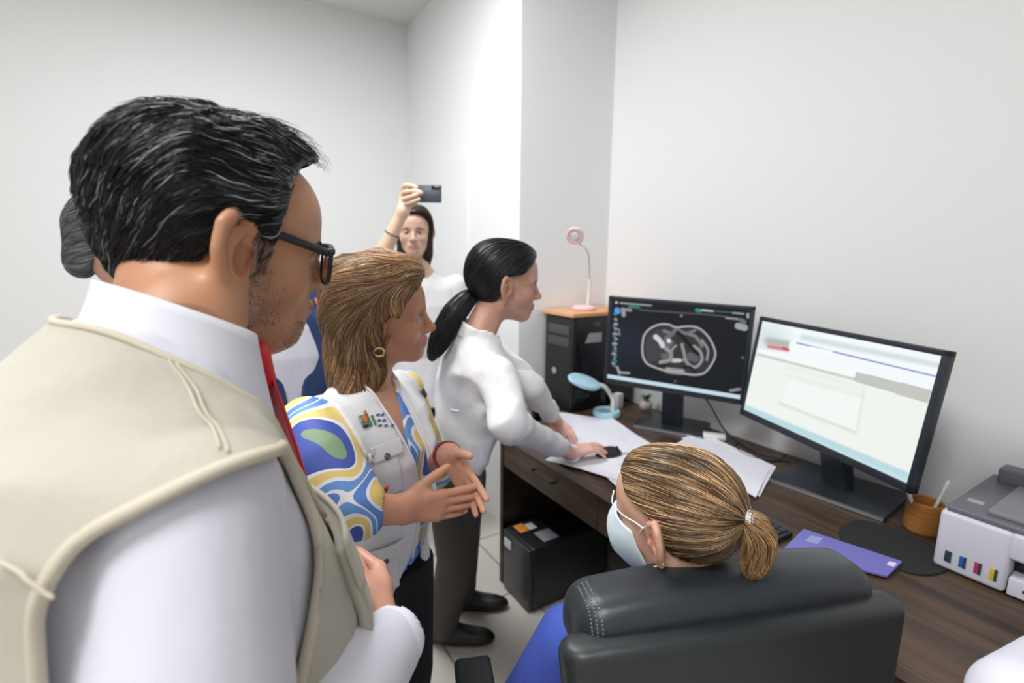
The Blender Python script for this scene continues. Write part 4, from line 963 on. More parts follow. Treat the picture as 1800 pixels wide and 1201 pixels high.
    tie = mesh_np('tie', Vt, Ft, MT['red'], man); md = tie.modifiers.new('s', 'SOLIDIFY'); md.thickness = .005; md = tie.modifiers.new('b', 'SUBSURF'); md.levels = 2; md.render_levels = 2
    # vest
    VT = lambda p: TS(p)-.006
    vests2 = lambda p: smin(smin(TSs(p), chain([SR-r_*.04, SR+r_*.015], [.056, .058])(p), .04), chain([SL, SL*.5+EL*.5], [.058, .056])(p), .05)-.0115
    AX = (ER-SR); AX = AX/np.linalg.norm(AX); HA = SR-r_*.035-f_*.008+[0, 0, -.088]
    pl_ = lambda p: -((p[0]-SR[0])*r_[0]+(p[1]-SR[1])*r_[1]+(p[2]-SR[2])*r_[2]+.012-.30*(p[2]-SR[2]-.06)+.10*((p[0]-SR[0])*f_[0]+(p[1]-SR[1])*f_[1]))
    hole = lambda p: smax(smax(chain([SR+r_*.10+f_*.004+[0, 0, -.045], SR+f_*.004+[0, 0, -.045], SR*.5+ER*.5+f_*.002, ER], [.100, .100, .085, .070])(p), pl_(p), .03), (HA[2]-.145)-p[2], .02)
    holeL = inframe(frame(SL+r_*.03+[0, 0, -.10], -r_+[0, 0, .1], UP), lambda p: np.maximum(np.sqrt((p[1]/.95)**2+(p[2]/1.4)**2)-.095, -p[0]-.03))
    neckcut = inframe(TF, lambda p: np.maximum((np.sqrt(((p[0]-.032)/.130)**2+(p[1]/.108)**2)-1)*.095, -p[2]-.16))
    vopen = inframe(TF, lambda p: np.maximum(np.abs(p[1])-np.interp(p[2], [-.7, -.30, -.05, 0], [.004, .010, .060, .075]), -p[0]+.03))
    def vest(p):
        d = vests2(p)-.0035*(ridged(p, 20, 51, .3, f_*.5+[0, 0, .8])-.5)-.0028*noise3(p, 24, 52)
        d = np.maximum(d, -d-.014); d = smax(d, -hole(p), .004); d = smax(d, -holeL(p), .004); d = smax(d, -neckcut(p), .004); d = smax(d, -vopen(p), .004); return d
    vd_ = lambda p: vests2(p)-.0050*(ridged(p, 22, 51, .35, f_*.6+r_*.5+[0, 0, .8])-.5)-.0024*noise3(p, 24, 52)
    lo, hi = bounds([N+[0, 0, .0], SR, SL, ER, WR, N+f_*.2, N-f_*.25, N+[0, 0, -.6]], .09)
    blob('shirt', lambda p: np.maximum(shirt(p), -inframe(TF, lambda q: el((.0, 0, .075), (.062, .062, .070))(q))(p)), lo, hi, .0058, MT['shirtw'], man)
    lo, hi = bounds([N+[0, 0, .04], SR, SL, N+f_*.22, N-f_*.24, N+[0, 0, -.58]], .13)
    V, F = nets(vd_, lo, hi, .0050); cutf = lambda p: np.minimum(np.minimum(hole(p), holeL(p)), np.minimum(neckcut(p), vopen(p)))
    val = ev(cutf, V); F = F[(val[F] > 0).any(1)]; use = np.unique(F); mp_ = -np.ones(len(V), int); mp_[use] = np.arange(len(use)); V = V[use]; F = mp_[F]
    for _ in range(8):
        val = ev(cutf, V); b_ = val < 0
        if not b_.any(): break
        g_ = grad(cutf, V[b_], .002); n_ = grad(vests2, V[b_], .003); gt = g_-n_*(g_*n_).sum(1)[:, None]; st_ = -val[b_][:, None]*gt/np.maximum((gt*gt).sum(1), .15)[:, None]
        V[b_] += np.clip(st_, -.006, .006)*.8
    ve = mesh_np('vest', V, F, MT['beige'], man); md = ve.modifiers.new('s', 'SOLIDIFY'); md.thickness = .004; md.offset = -1
    # armhole and neck binding
    A0 = SR+r_*.035+[0, 0, -.075]; th_, al_ = np.meshgrid(np.linspace(0, 2*math.pi, 97)[:-1], np.radians(np.linspace(8, 165, 110)), indexing='ij'); shp = th_.shape
    dv = (-r_*np.cos(al_)[..., None]+np.sin(al_)[..., None]*(f_*np.cos(th_)[..., None]+np.cross(f_, r_)*np.sin(th_)[..., None])).reshape(-1, 3)
    ta, tb = np.zeros(len(dv)), np.full(len(dv), .30)
    for _ in range(22): tm = (ta+tb)/2; ins_ = ev(hole, A0+dv*tm[:, None]) < 0; ta = np.where(ins_, tm, ta); tb = np.where(ins_, tb, tm)
    Q = (A0+dv*tb[:, None]).reshape(*shp, 3); vv = ev(vests2, Q.reshape(-1, 3)).reshape(shp)+.001; P = []
    for k in range(shp[0]):
        w_ = np.where(vv[k] > 0)[0]; n_ = w_[0] if len(w_) else shp[1]-1; n_ = max(n_, 1); t_ = np.clip(-vv[k, n_-1]/(vv[k, n_]-vv[k, n_-1]+1e-9), 0, 1); P.append(Q[k, n_-1]*(1-t_)+Q[k, n_]*t_)
    P = np.array(P); n_ = len(P)
    for _ in range(3): P = (np.roll(P, 1, 0)+2*P+np.roll(P, -1, 0))/4
    P = np.vstack([P, P[:1]])
    V_, F_ = tube_np(P, .0052, 8); mesh_np('armhole_binding', V_, F_, MT['beigepipe'], man)
    P2 = []
    for k in range(60):
        a = math.radians(-118+236*k/59)+math.pi; P2.append(to_world(TF, (.032+.131*math.cos(a), .109*math.sin(a), .18)))
    P2 = march(vests2, np.array(P2), -TF[1][:, 2], .001, tmax=.5); V_, F_ = tube_np(P2, .0035, 8); mesh_np('neck_binding', V_, F_, MT['beigepipe'], man)
    # shoulder and yoke seams
    TLp = lambda *a: to_world(TF, a)
    for L_ in ([(292, 628), (332, 690), (364, 745), (386, 792)], [(308, 638), (348, 698), (380, 752), (400, 798)]):
        surf_tube(vests2, [hit(vests2, a_, b_, .15)[0] for a_, b_ in L_], .0012, 'shoulder_seam', MT['beigepipe'], man, .0022)
    surf_tube(vests2, [hit(vests2, a_, b_, .12)[0] for a_, b_ in ((2, 985), (50, 1010), (104, 1045))], .0016, 'yoke_seam', MT['beigepipe'], man, .0025)
    # chest pocket with flap on the right front panel
    ud, vd = r_, np.array([0, 0, -1.]); oo = N+f_*.16+r_*.02+[0, 0, -.20]
    patch(vests2, oo, -f_-r_*.25, ud, vd, [(.02, 0), (.15, 0), (.15, .17), (.02, .17)], .003, .012, 'pocket', MT['beige'], man)
    patch(vests2, oo-[0, 0, -.012], -f_-r_*.25, ud, vd, [(.015, 0), (.155, 0), (.155, .06), (.015, .06)], .014, .004, 'pocket_flap', MT['beige'], man)
    sticker(vests2, 590, 898, [(-.009, -.022), (.007, -.018), (.009, .022), (-.007, .020)], .017, .003, 'pocket_paper', MT['paper'], man, 'white paper peeking from the chest pocket', t0=.25)
    # trousers, shoes
    hipc = N+[0, 0, -.60]; legs = []
    for q in (1, -1):
        hp = hipc+r_*.095*q; kn_ = hp+[0, 0, -.40]+f_*.03; an = np.array([kn_[0], kn_[1], .08]); legs.append(leg_sdf(hp, kn_, an, (.105, .075, .062))); shoe(man, (an[0]-f_[0]*.05, an[1]-f_[1]*.05, .002), f_*[1, 1, 0])
    tf_ = drape(lambda p: sU(p, legs+[torso(TF, [(-.72, 0, .14, .18), (-.55, .01, .16, .19)])], .04), .006, 18, 60, .25, UP)
    lo, hi = bounds([hipc+[.0, 0, .06], [hipc[0], hipc[1], .03]], .26); lo[2] = .03; hi[2] = N[2]-.55; blob('trousers', tf_, lo, hi, .012, MT['blackc'], man)
#---PART5---
# ================================================================== shared garment helpers
STD = [(-.80, 0, .085, .15), (-.66, 0, .105, .165), (-.56, -.005, .110, .168), (-.42, .0, .100, .145), (-.28, .012, .112, .148), (-.17, .008, .105, .160), (-.09, -.005, .085, .150), (-.04, -.008, .062, .095), (0, -.006, .050, .056), (.02, 0, .044, .048)]
def scale_tab(t, sx=1., sy=1., dx=0.): return [(a, b*sx+dx, c*sx, d*sy) for a, b, c, d in t]
def neck_to(HF, N, r1=.047, r2=.052, s=1.):
    nb = to_local(HF, N); return [rc((-.020*s, 0, -.045*s), nb, r1, r2)]
def headneck(HF, N, fem=1., s=1., r1=.046, r2=.052, h=.0028, low=-.20, col=None):
    hd = head_sdf(fem, s); nk = neck_to(HF, N, r1, r2, s); f = lambda p: sU(p, [hd]+nk, .028*s)
    nb = to_local(HF, N); lo = np.minimum([-.13, -.11, low], nb-.06); hi = np.maximum([.135, .11, .125], nb+.06)
    V, F = nets(f, lo, hi, h); return f, (to_world(HF, V), F, col(V) if col else None)
def capfn(th=.010, back=.0, side=0., hl=None, top=.0, temple=1.0, s=1.):
    def f(p):
        d = sU(p, [el((-.012, 0, .030), (.094, .075, .084)), el((.040, 0, .045), (.054, .058, .052))], .04)-th-back*np.clip(-p[0]/.09, 0, 1)-side*np.clip(np.abs(p[1])/.07, 0, 1)-top*np.clip((p[2]-.05)/.07, 0, 1)
        return smax(d, hl(p), .008)
    return f
def hairpiece(HF, fn, lo, hi, h, base, n, flow, k, step, wave, cols, wts, r=(.0003, .0006), lift=.002, cond=None, off=(-.0008, .0016), jit=.3, clump=None):
    V, F = nets(fn, lo, hi, h); S = pick(V, n, cond); pa = grow(fn, S, flow, k, step, off[0], off[1], wave, lift); c = mixcol(cols, wts, n, jit)
    if clump is not None: c = c*clump(S)[:, None]
    sv, sf, sc = strands(pa, RS.uniform(r[0], r[1], n), c)
    return [(to_world(HF, V), F, np.tile(base, (len(V), 1))), (to_world(HF, sv), sf, sc)]
def legs(parent, hipc, rt, fw, mat_, z_top, spread=.09, feet=None, r=(.090, .062, .052), ankz=.07, flare=0., shoes=True, name='trousers', feetdir=None):
    L = []; pts = []
    for i, q in enumerate((1, -1)):
        hp = hipc+rt*spread*q
        an = np.array(feet[i], float) if feet is not None else np.array([hp[0], hp[1], 0])
        an = np.array([an[0], an[1], ankz]); kn_ = (hp+an)/2+fw*.03; L.append(leg_sdf(hp, kn_, an, r)); pts += [hp, kn_, an]
        if shoes: shoe(parent, (an[0]-fw[0]*.06, an[1]-fw[1]*.06, .002), (feetdir if feetdir is not None else fw)*[1, 1, 0])
    f = drape(lambda p: sU(p, L, .05), .007, 17, 61, .25, UP, .002); lo, hi = bounds(pts, .12); lo[2] = .035; hi[2] = z_top
    return blob(name, f, lo, hi, .010, mat_, parent), f
def forearm_hand(E, Wp, hd_, palm, lat, r0=.036, r1=.026, h=.0028, frm=.0, **kw):
    g, inf = hand(Wp, hd_, palm, lat, **kw); a = E+(Wp-E)*frm
    f = lambda p: smin(g(p), rc(a, Wp, r0, r1)(p), .018)
    pts = [a, Wp]+inf['tips']+list(inf['thumb'])+inf['kn']; lo, hi = bounds(pts, .045); V, F = nets(f, lo, hi, h); return V, F, f, inf
def leaf_col(P, th0, th1, rt, rb, zt, slope, h, sx=1.04, n=60, nz=6):
    V = []; F = []
    for i in range(n):
        th = math.radians(th0+(th1-th0)*i/(n-1)); c_, s_ = math.cos(th+math.pi), math.sin(th+math.pi); fr_ = (1+c_)/2
        for j in range(nz):
            u = j/(nz-1); rr = rt+(rb-rt)*u**1.2; V.append((rr*sx*c_, rr*s_, zt-slope*fr_-h*u))
    for i in range(n-1):
        for j in range(nz-1): F.append((i*nz+j, (i+1)*nz+j, (i+1)*nz+j+1, i*nz+j+1))
    return V, F

# ================================================================== woman in the white vest and patterned blouse
def blouse_mat():
    M = bpy.data.materials.new('patterned_blouse'); M.use_nodes = True; nt = M.node_tree; b = nt.nodes['Principled BSDF']; b.inputs['Roughness'].default_value = .6
    tc = nt.nodes.new('ShaderNodeTexCoord'); n = nt.nodes.new('ShaderNodeTexNoise'); n.inputs['Scale'].default_value = 2.7; n.inputs['Detail'].default_value = .4; n.inputs['Distortion'].default_value = 1.6
    mp = nt.nodes.new('ShaderNodeMapping'); mp.inputs['Scale'].default_value = (1.0, 1.0, 1.5); mp.inputs['Location'].default_value = (.37, .2, .55)
    cr = nt.nodes.new('ShaderNodeValToRGB'); cr.color_ramp.interpolation = 'CONSTANT'; e = cr.color_ramp.elements
    cols = [(0, (.82, .62, .20)), (.36, (.85, .86, .88)), (.395, (.10, .25, .66)), (.475, (.85, .86, .88)), (.492, (.14, .32, .72)), (.545, (.85, .86, .88)), (.575, (.82, .62, .20)), (.635, (.85, .86, .88)), (.65, (.05, .09, .42)), (.70, (.22, .34, .20))]
    while len(e) < len(cols): e.new(.5)
    for i, (p_, c_) in enumerate(cols): e[i].position = p_; e[i].color = (*c_, 1)
    nt.links.new(tc.outputs['Object'], mp.inputs[0]); nt.links.new(mp.outputs[0], n.inputs[0]); nt.links.new(n.outputs[0], cr.inputs[0]); nt.links.new(cr.outputs[0], b.inputs['Base Color']); return M
if WANT('w2'):
    HF = frame((.338, 1.104, 1.369), (.931, -.357, .04), (-.12, -.215, .962))
    N = np.array([.300, 1.115, 1.222]); fw = dirv(.93, -.37); TF = frame(N, fw*[1, 1, 0]+[0, 0, -.02], (0, 0, 1)); rt = -TF[1][:, 1]
    w = empty('person', (N[0], N[1], 0), 'woman with brown shoulder-length hair, white vest over blue and yellow blouse, fingertips touching', 'person')
    SR, SL = N+rt*.150-fw*.035+[0, 0, -.070], N-rt*.165-fw*.01+[0, 0, -.07]
    ER = pt(604, 895, .90); WR = pt(706, 896, .935); EL = SL-rt*.06+fw*.04+[0, 0, -.25]; WL = pt(788, 800, 1.07)
    sk = (.52, .26, .155)
    fh, hp = headneck(HF, N, 1., 1.0, .048, .056, .0026, col=headcol(sk, (.52, .17, .15), (.05, .03, .02)))
    pieces = [hp]
    ch = torso(TF, scale_tab(STD, 1.05, 1.05)); V, F = nets(lambda p: sU(p, [ch], .02), N+[-.25, -.25, -.22], N+[.25, .25, .0], .006); V = V; pieces.append((V, F, np.tile(sk, (len(V), 1))*1.0))
    V, F, fR, iR = forearm_hand(ER, WR, pt(838, 882, .985)-WR, AWAY, dirv(-.35, .1, 1), .037, .026, frm=.15, curls=(.08, .10, .13, .16), thumb=(.62, .62, .1), s=.88); pieces.append((V, F, (.60, .30, .19)))
    V, F, fL, iL = forearm_hand(EL, WL, pt(836, 872, 1.00)-WL, dirv(-.5, -.8, 0), dirv(-.7, -.3, .3), .038, .026, curls=(.06, .1, .13, .18), thumb=(.45, .65, .2), s=.86, frm=.3); pieces.append((V, F, (.62, .32, .21)))
    multi('body', pieces, M_SKIN, w); eyes(w, HF)
    # hair volume
    hlw = hairline([-.14, -.05, -.02, .0, .02, .045, .06, .075, .09, .1], [-.30, -.30, -.20, .018, .030, .036, .062, .080, .088, .10])
    wav = lambda p: .008*noise3(p, 34, 71)+.005*ridged(p, 42, 72, .45, (.2, 0, 1))
    def w2hair(p):
        d = smin(capfn(.018, .008, .006, hlw, .012)(p), smax(loft([-.205, -.17, -.12, -.07, -.02, .03, .07], [-.070, -.068, -.062, -.056, -.045, -.035, -.03], [.040, .062, .070, .072, .076, .080, .078], [.070, .100, .104, .100, .094, .088, .080], p_=2.1)(p), -el((.038, 0, -.045), (.082, .082, .12))(p), .014), .02)
        return d-wav(p)
    def w2flow(P, t):
        p = (P[:, 0], P[:, 1], P[:, 2]); k = np.clip((P[:, 2]-.05)/.06, 0, 1)
        D = np.stack([-.35-1.1*k, .9*np.sign(P[:, 1])*k*.5, -1+.9*k], 1); D[:, 1] += .9*noise3(p, 34, 74); D[:, 0] += 1.0*noise3(p, 30, 75); return D
    cols = [(.26, .13, .055), (.42, .24, .11), (.62, .42, .23), (.13, .06, .025)]
    clump = lambda S: .45+1.0*np.clip(.5+.8*noise3((S[:, 0], S[:, 1], S[:, 2]*.4), 60, 77), 0, 1.2)
    P_ = hairpiece(HF, w2hair, (-.16, -.125, -.24), (.125, .125, .16), .0036, (.10, .045, .018), 11000, w2flow, 12, .0062, (.0009, .6), cols, (4, 4, 3, 2), (.0004, .0007), .003, clump=clump)
    multi('hair', P_, M_HAIR, w)
    er = MB(); c0 = to_world(HF, (-.006, -.089, -.050))
    for q in (0,): 
        ring_ = [c0+HF[1][:, 0]*.011*math.cos(a)+HF[1][:, 2]*.011*math.sin(a)-HF[1][:, 1]*.003*math.sin(a) for a in np.linspace(0, 6.283, 28)]; er.tube(ring_, .0032, 8)
    er.build('earring', MT['gold'], w)
    # blouse
    BT = torso(TF, scale_tab(STD, 1.12, 1.10)); vneck = inframe(TF, lambda p: smax(np.abs(p[1])-np.interp(p[2], [-.13, -.0], [.004, .060]), -p[0]-.0, .01))
    nc = inframe(TF, lambda p: el((.01, 0, .025), (.075, .068, .055))(p))
    sleeve = chain([SR, SR*.5+ER*.5+[0, 0, .0], ER+(WR-ER)*.24], [.062, .070, .056]); sl2 = chain([SL, EL, EL+(WL-EL)*.5], [.055, .055, .048])
    bl0 = lambda p: smin(smin(BT(p), sleeve(p), .04), sl2(p), .04)
    DS = (ER-SR)/np.linalg.norm(ER-SR)
    bl = lambda p: smax(smax(bl0(p)-.005*(ridged(p, 30, 81, .35, DS)-.5)-.003*noise3(p, 22, 82), -vneck(p), .004), -nc(p), .004)
    bm_ = blouse_mat()
    cut = lambda p: -(rc(ER+(WR-ER)*.30, WR, .036, .030)(p)+.002)
    lo, hi = bounds([N, SR, SL, ER+rt*.05, ER+(WR-ER)*.3, EL+(WL-EL)*.5, N+[0, 0, -.62]], .10)
    blob('blouse', lambda p: np.maximum(np.maximum(bl(p), cut(p)), (N[2]-.455)-p[2]), lo, hi, .0055, bm_, w)
    # vest
    VT = torso(TF, scale_tab([q for q in STD if q[0] > -.7], 1.24, 1.13)); shc = chain([SR+[0, 0, 0], SR-rt*.06+[0, 0, .02]], [.060, .066])
    v0 = lambda p: smin(smin(VT(p), bl0(p)-.006, .02) if False else np.minimum(VT(p), smax(bl0(p)-.007, inframe(TF, lambda q: -q[2]-.14)(p), .03)), 1e3, .01)
    opn = inframe(TF, lambda p: smax(np.maximum(p[1]-np.interp(p[2], [-.62, -.3, -.17, -.05, .03], [.050, .055, .055, .048, .050]), -p[1]-np.interp(p[2], [-.62, -.3, -.17, -.05, .03], [.004, .012, .020, .034, .048])), -p[0]+.02, .008))
    def armcut(sl, S, k_=.040): 
        g = inframe(frame(S, (S-N)*[1, 1, 0], UP), lambda p: -p[0]-k_); return lambda p: np.maximum(sl(p)-.016, g(p))
    aR, aL = armcut(chain([SR, SR*.5+ER*.5, ER], [.062, .070, .066]), SR), armcut(chain([SL, EL], [.055, .055]), SL, .012)
    hem = inframe(TF, lambda p: -(p[2]+.478-.05*np.clip((.07-np.abs(p[1]))/.05, 0, 1)*(p[0] > 0)))
    def vest(p):
        d = v0(p)-.005*(ridged(p, 20, 85, .4, UP)-.5)-.004*noise3(p, 26, 86); d = np.maximum(d, -d-.012)
        for c in (opn, aR, aL, nc): d = smax(d, -c(p), .004)
        return smax(d, hem(p), .004)
    lo, hi = bounds([N+[0, 0, .0], SR, SL, N+fw*.16, N-fw*.14, N+[0, 0, -.55]], .06); blob('vest', vest, lo, hi, .005, MT['whitec'], w)
    # collar lapels of the vest
    for q in (-1, 1):
        surf_tube(v0, [to_world(TF, (x_, yl_ if q > 0 else -yr_, z_)) for x_, z_, yl_, yr_ in ((.02, .0, .050, .044), (.085, -.08, .052, .031), (.13, -.17, .056, .020), (.15, -.28, .056, .013), (.15, -.42, .053, .008))], .0035, 'front_edge', MT['whitec'], w, .002)
    # pockets, flaps, snaps and badges on the right panel; badges on the left panel
    sq = lambda a, b: [(-a, -b), (a, -b), (a, b), (-a, b)]
    vp = lambda px, py, poly, off, th, name, m_, lab=None: sticker(v0, px, py, poly, off, th, name, m_, w, lab)
    for cx_, cy_ in ((674, 832), (672, 1010)):
        vp(cx_, cy_, sq(.040, .048), .002, .005, 'pocket', MT['whitec']); vp(cx_+2, cy_-40, [(-.043, -.016), (.043, -.016), (.038, .019), (-.038, .019)], .008, .003, 'pocket_flap', MT['whitec']); stud(v0, cx_+2, cy_-28, .0075, 'snap', mat('snap_metal', (.16, .15, .14), .3, .9), w)
    vp(641, 741, sq(.011, .014), .003, .0012, 'emblem', MT['embg'], 'small coloured emblem')
    for a, b, dx, dy, m_ in ((.006, .008, 641, 738, 'embr'), (.0035, .006, 633, 741, 'label'), (.007, .003, 641, 751, 'embd'), (.0025, .005, 641, 727, 'embr'), (.0025, .011, 655, 740, 'embg')): vp(dx, dy, sq(a, b), .0045, .0008, 'emblem_detail', MT[m_])
    for ln, (yy, xs) in enumerate(((730, (663, 671)), (740, (665, 674)), (749, (667, 677, 688)))):
        for i, xx in enumerate(xs): vp(xx, yy, sq(.0042, .0020), .003, .001, 'emblem_lettering', MT['emb'])
    vl = lambda px, py, a, b, off, name, m_: sticker(v0, px, py, sq(a, b), off, .0012, name, m_, w, t0=.8, rot=-.35)
    vl(744, 692, .008, .011, .003, 'badge', MT['embd']); vl(765, 680, .016, .018, .003, 'badge', MT['emb']); vl(765, 680, .012, .014, .0045, 'badge_field', mat('badge_pale', (.50, .56, .72), .7)); vl(764, 676, .008, .002, .006, 'badge_lettering', MT['emb']); vl(766, 684, .008, .002, .006, 'badge_lettering', MT['emb'])
    # bracelets
    for Wp, Ep, rr, m_ in ((WL, EL, .030, 'maroon'),):
        dd_ = (Wp-Ep)/np.linalg.norm(Wp-Ep); c0 = Wp-dd_*.012; a = np.cross(dd_, UP); a /= np.linalg.norm(a); b = np.cross(dd_, a)
        V_, F_ = tube_np([c0+(a*math.cos(t)+b*math.sin(t))*rr for t in np.linspace(0, 6.283, 30)], .0035, 7); mesh_np('bracelet', V_, F_, MT[m_], w, label='dark red cord bracelet')
    dd_ = (WR-ER)/np.linalg.norm(WR-ER); c0 = ER+dd_*.075; a = np.cross(dd_, UP); a /= np.linalg.norm(a); b = np.cross(dd_, a)
    V_, F_ = tube_np([c0+(a*math.cos(t)+b*math.sin(t))*.041 for t in np.linspace(2.6, 4.2, 14)], .0038, 7); mesh_np('sleeve_cord', V_, F_, MT['embr'], w)
    tr, _ = legs(w, N+[0, 0, -.50], rt, fw, MT['blackc'], .72, .085, r=(.10, .068, .05))

# ================================================================== woman leaning over the desk
if WANT('doc'):
    HF = frame((.772, 1.282, 1.427), (.933, -.36, -.05), (-.05, -.15, .977))
    N = np.array([.700, 1.300, 1.285]); w = None
    fw = dirv(.92, .38); hipc = pt(792, 800, 1.62); upv = (N-hipc)/np.linalg.norm(N-hipc); TF = frame(N, fw, upv); fwd3 = TF[1][:, 0]; rt = -TF[1][:, 1]
    w = empty('person', (hipc[0], hipc[1], 0), 'woman with black ponytail and white coat leaning over the desk, hand on the mouse', 'person')
    SR, SL = N+rt*.165+[0, 0, -.0]-TF[1][:, 2]*.075, N-rt*.165-TF[1][:, 2]*.075
    WR = pt(1003, 800, 1.50); WR[2] = max(WR[2], .80); WR = at_z(1003, 797, .800); ER = pt(893, 745, 1.30)
    WL = at_z(978, 742, .805); EL = pt(935, 680, 1.62)
    sk = (.58, .33, .24)
    fh, hp = headneck(HF, N, 1., 1.0, .044, .050, .003, col=headcol(sk, (.55, .15, .15), (.03, .02, .02)))
    pieces = [hp]
    V, F = nets(torso(TF, STD), N+[-.3, -.3, -.3], N+[.3, .3, .05], .010); pieces.append((V, F, np.tile(sk, (len(V), 1))))
    hc_ = (.72, .42, .36)
    V, F, g, i_ = forearm_hand(ER, WR, (MOUSE-WR)*[1, 1, 0]+[0, 0, .012], (0, 0, -1), AWAY, .032, .025, frm=.5, h=.0026, curls=(.16, .20, .28, .34), thumb=(.75, .5, .1), s=.95, spread=.10); pieces.append((V, F, hc_))
    V, F, g, i_ = forearm_hand(EL, WL, at_z(1020, 776, .79)-WL, (0, 0, -1), -AWAY, .032, .025, frm=.4, h=.003, curls=(.2, .22, .25, .3), thumb=(.8, .4, .1), s=.9); pieces.append((V, F, hc_))
    multi('body', pieces, M_SKIN, w); eyes(w, HF)
    hlw = hairline([-.14, -.06, -.025, -.012, .0, .02, .045, .06, .075, .09], [-.075, -.070, -.045, .0, .040, .040, .046, .062, .080, .095])
    fcap = capfn(.012, .006, .002, hlw, .006)
    def dflow(P, t):
        T = np.array([-.105, 0, -.045]); D = T-P; D /= np.linalg.norm(D, axis=1)[:, None]; return D
    P_ = hairpiece(HF, fcap, (-.14, -.11, -.10), (.11, .11, .15), .0035, (.006, .006, .008), 3000, dflow, 9, .008, (.0003, .5), [(.010, .009, .012), (.025, .022, .03)], (3, 1), (.0004, .0007), .0, off=(-.0006, .0008))
    # ponytail over the back
    tl = [to_world(HF, (-.098, 0, -.045)), pt(812, 535, 1.47), pt(790, 565, 1.46), pt(772, 600, 1.46), pt(760, 625, 1.50)]
    tl = smooth_path(tl, 14); tf_ = chain(list(tl), list(np.interp(np.linspace(0, 1, 14), [0, .08, .4, .8, 1], [.020, .024, .034, .028, .012])))
    tfn = lambda p: tf_(p)-.003*ridged(p, 60, 91, .2, tl[-1]-tl[0])
    lo, hi = bounds(tl, .05); V, F = nets(tfn, lo, hi, .004); P_.append((V, F, np.tile((.008, .008, .010), (len(V), 1))))
    S = pick(V, 1500); dl = tl[-1]-tl[0]; dl /= np.linalg.norm(dl); pa = grow(tfn, S, lambda P, t: np.tile(dl, (len(P), 1))+.15*noise3((P[:, 0], P[:, 1], P[:, 2]), 50, 5)[:, None], 9, .010, -.001, .002, (.0005, .5), .002)
    sv, sf, sc = strands(pa, np.full(1500, .0006), mixcol([(.010, .010, .012), (.03, .028, .034)], (3, 1), 1500)); P_.append((sv, sf, sc))
    multi('hair', P_, M_HAIR, w, 'long black ponytail hair')
    tie_ = MB().tube([tl[0]+(np.array(HF[1][:, 1])*math.cos(t)+np.array(HF[1][:, 2])*math.sin(t))*.021 for t in np.linspace(0, 6.283, 24)], .004).build('hair_tie', MT['blackmat'], w)
    # coat
    CT = torso(TF, scale_tab([q for q in STD if q[0] > -.7]+[(-.72, -.01, .12, .18)], 1.20, 1.12)); a1 = chain([SR, ER, ER+(WR-ER)*.84], [.056, .052, .036]); a2 = chain([SL, EL, EL+(WL-EL)*.70], [.056, .050, .036])
    nc = inframe(TF, lambda p: smin(el((.02, 0, .03), (.062, .058, .065))(p), smax(np.abs(p[1])-np.interp(p[2], [-.20, 0], [.002, .045]), -p[0]+.01, .01), .01))
    hp0 = pt(868, 790, 1.5); hn = dirv(.91, 0, -.41)
    c0 = lambda p: smin(smin(smax(CT(p), (p[0]-hp0[0])*hn[0]+(p[1]-hp0[1])*hn[1]+(p[2]-hp0[2])*hn[2], .02), a1(p), .045), a2(p), .045); D1 = (ER-SR)/np.linalg.norm(ER-SR)
    coat = lambda p: smax(smax(c0(p)-.009*(ridged(p, 24, 93, .40, D1+UP*.6)-.5)-.004*noise3(p, 18, 94), -nc(p), .004), -np.minimum(rc(ER+(WR-ER)*.80, WR, .030, .026)(p), rc(EL+(WL-EL)*.66, WL, .030, .026)(p)), .003)
    lo, hi = bounds([N, SR, SL, ER, WR, WL, EL, hipc+[0, 0, -.12]], .10); blob('white_coat', coat, lo, hi, .006, MT['whitec'], w)
    V_, F_ = leaf_col(None, -150, 150, .054, .068, .034, .045, .045); cl_ = mesh_np('coat_collar', to_world(TF, V_), F_, MT['whitec'], w); md = cl_.modifiers.new('s', 'SOLIDIFY'); md.thickness = .004
    # wrist band
    dd_ = (WR-ER)/np.linalg.norm(WR-ER); c1 = WR+dd_*.010; f = lambda p: np.maximum(rc(c1-dd_*.008, c1+dd_*.008, .0320)(p), np.abs((p[0]-c1[0])*dd_[0]+(p[1]-c1[1])*dd_[1]+(p[2]-c1[2])*dd_[2])-.013)
    blob('wrist_band', f, c1-.05, c1+.05, .0025, MT['elastic'], w, 'white band on the wrist')
    ft = [at_z(822, 1128, 0), at_z(850, 1068, 0)]; ffw = dirv(.97, -.05); rt0 = dirv(.3, -.95)
    for i in range(2): ft[i] = ft[i]-ffw*.10
    legs(w, hipc+[0, 0, -.04], rt0, ffw, MT['trous'], hipc[2]+.06, .085, feet=ft, r=(.095, .070, .060))
    # waist button tab
    sticker(c0, 800, 722, [(-.014, -.004), (.02, -.008), (.022, .0), (-.012, .006)], .004, .003, 'pocket_trim', MT['whitec'], w, t0=1.1)

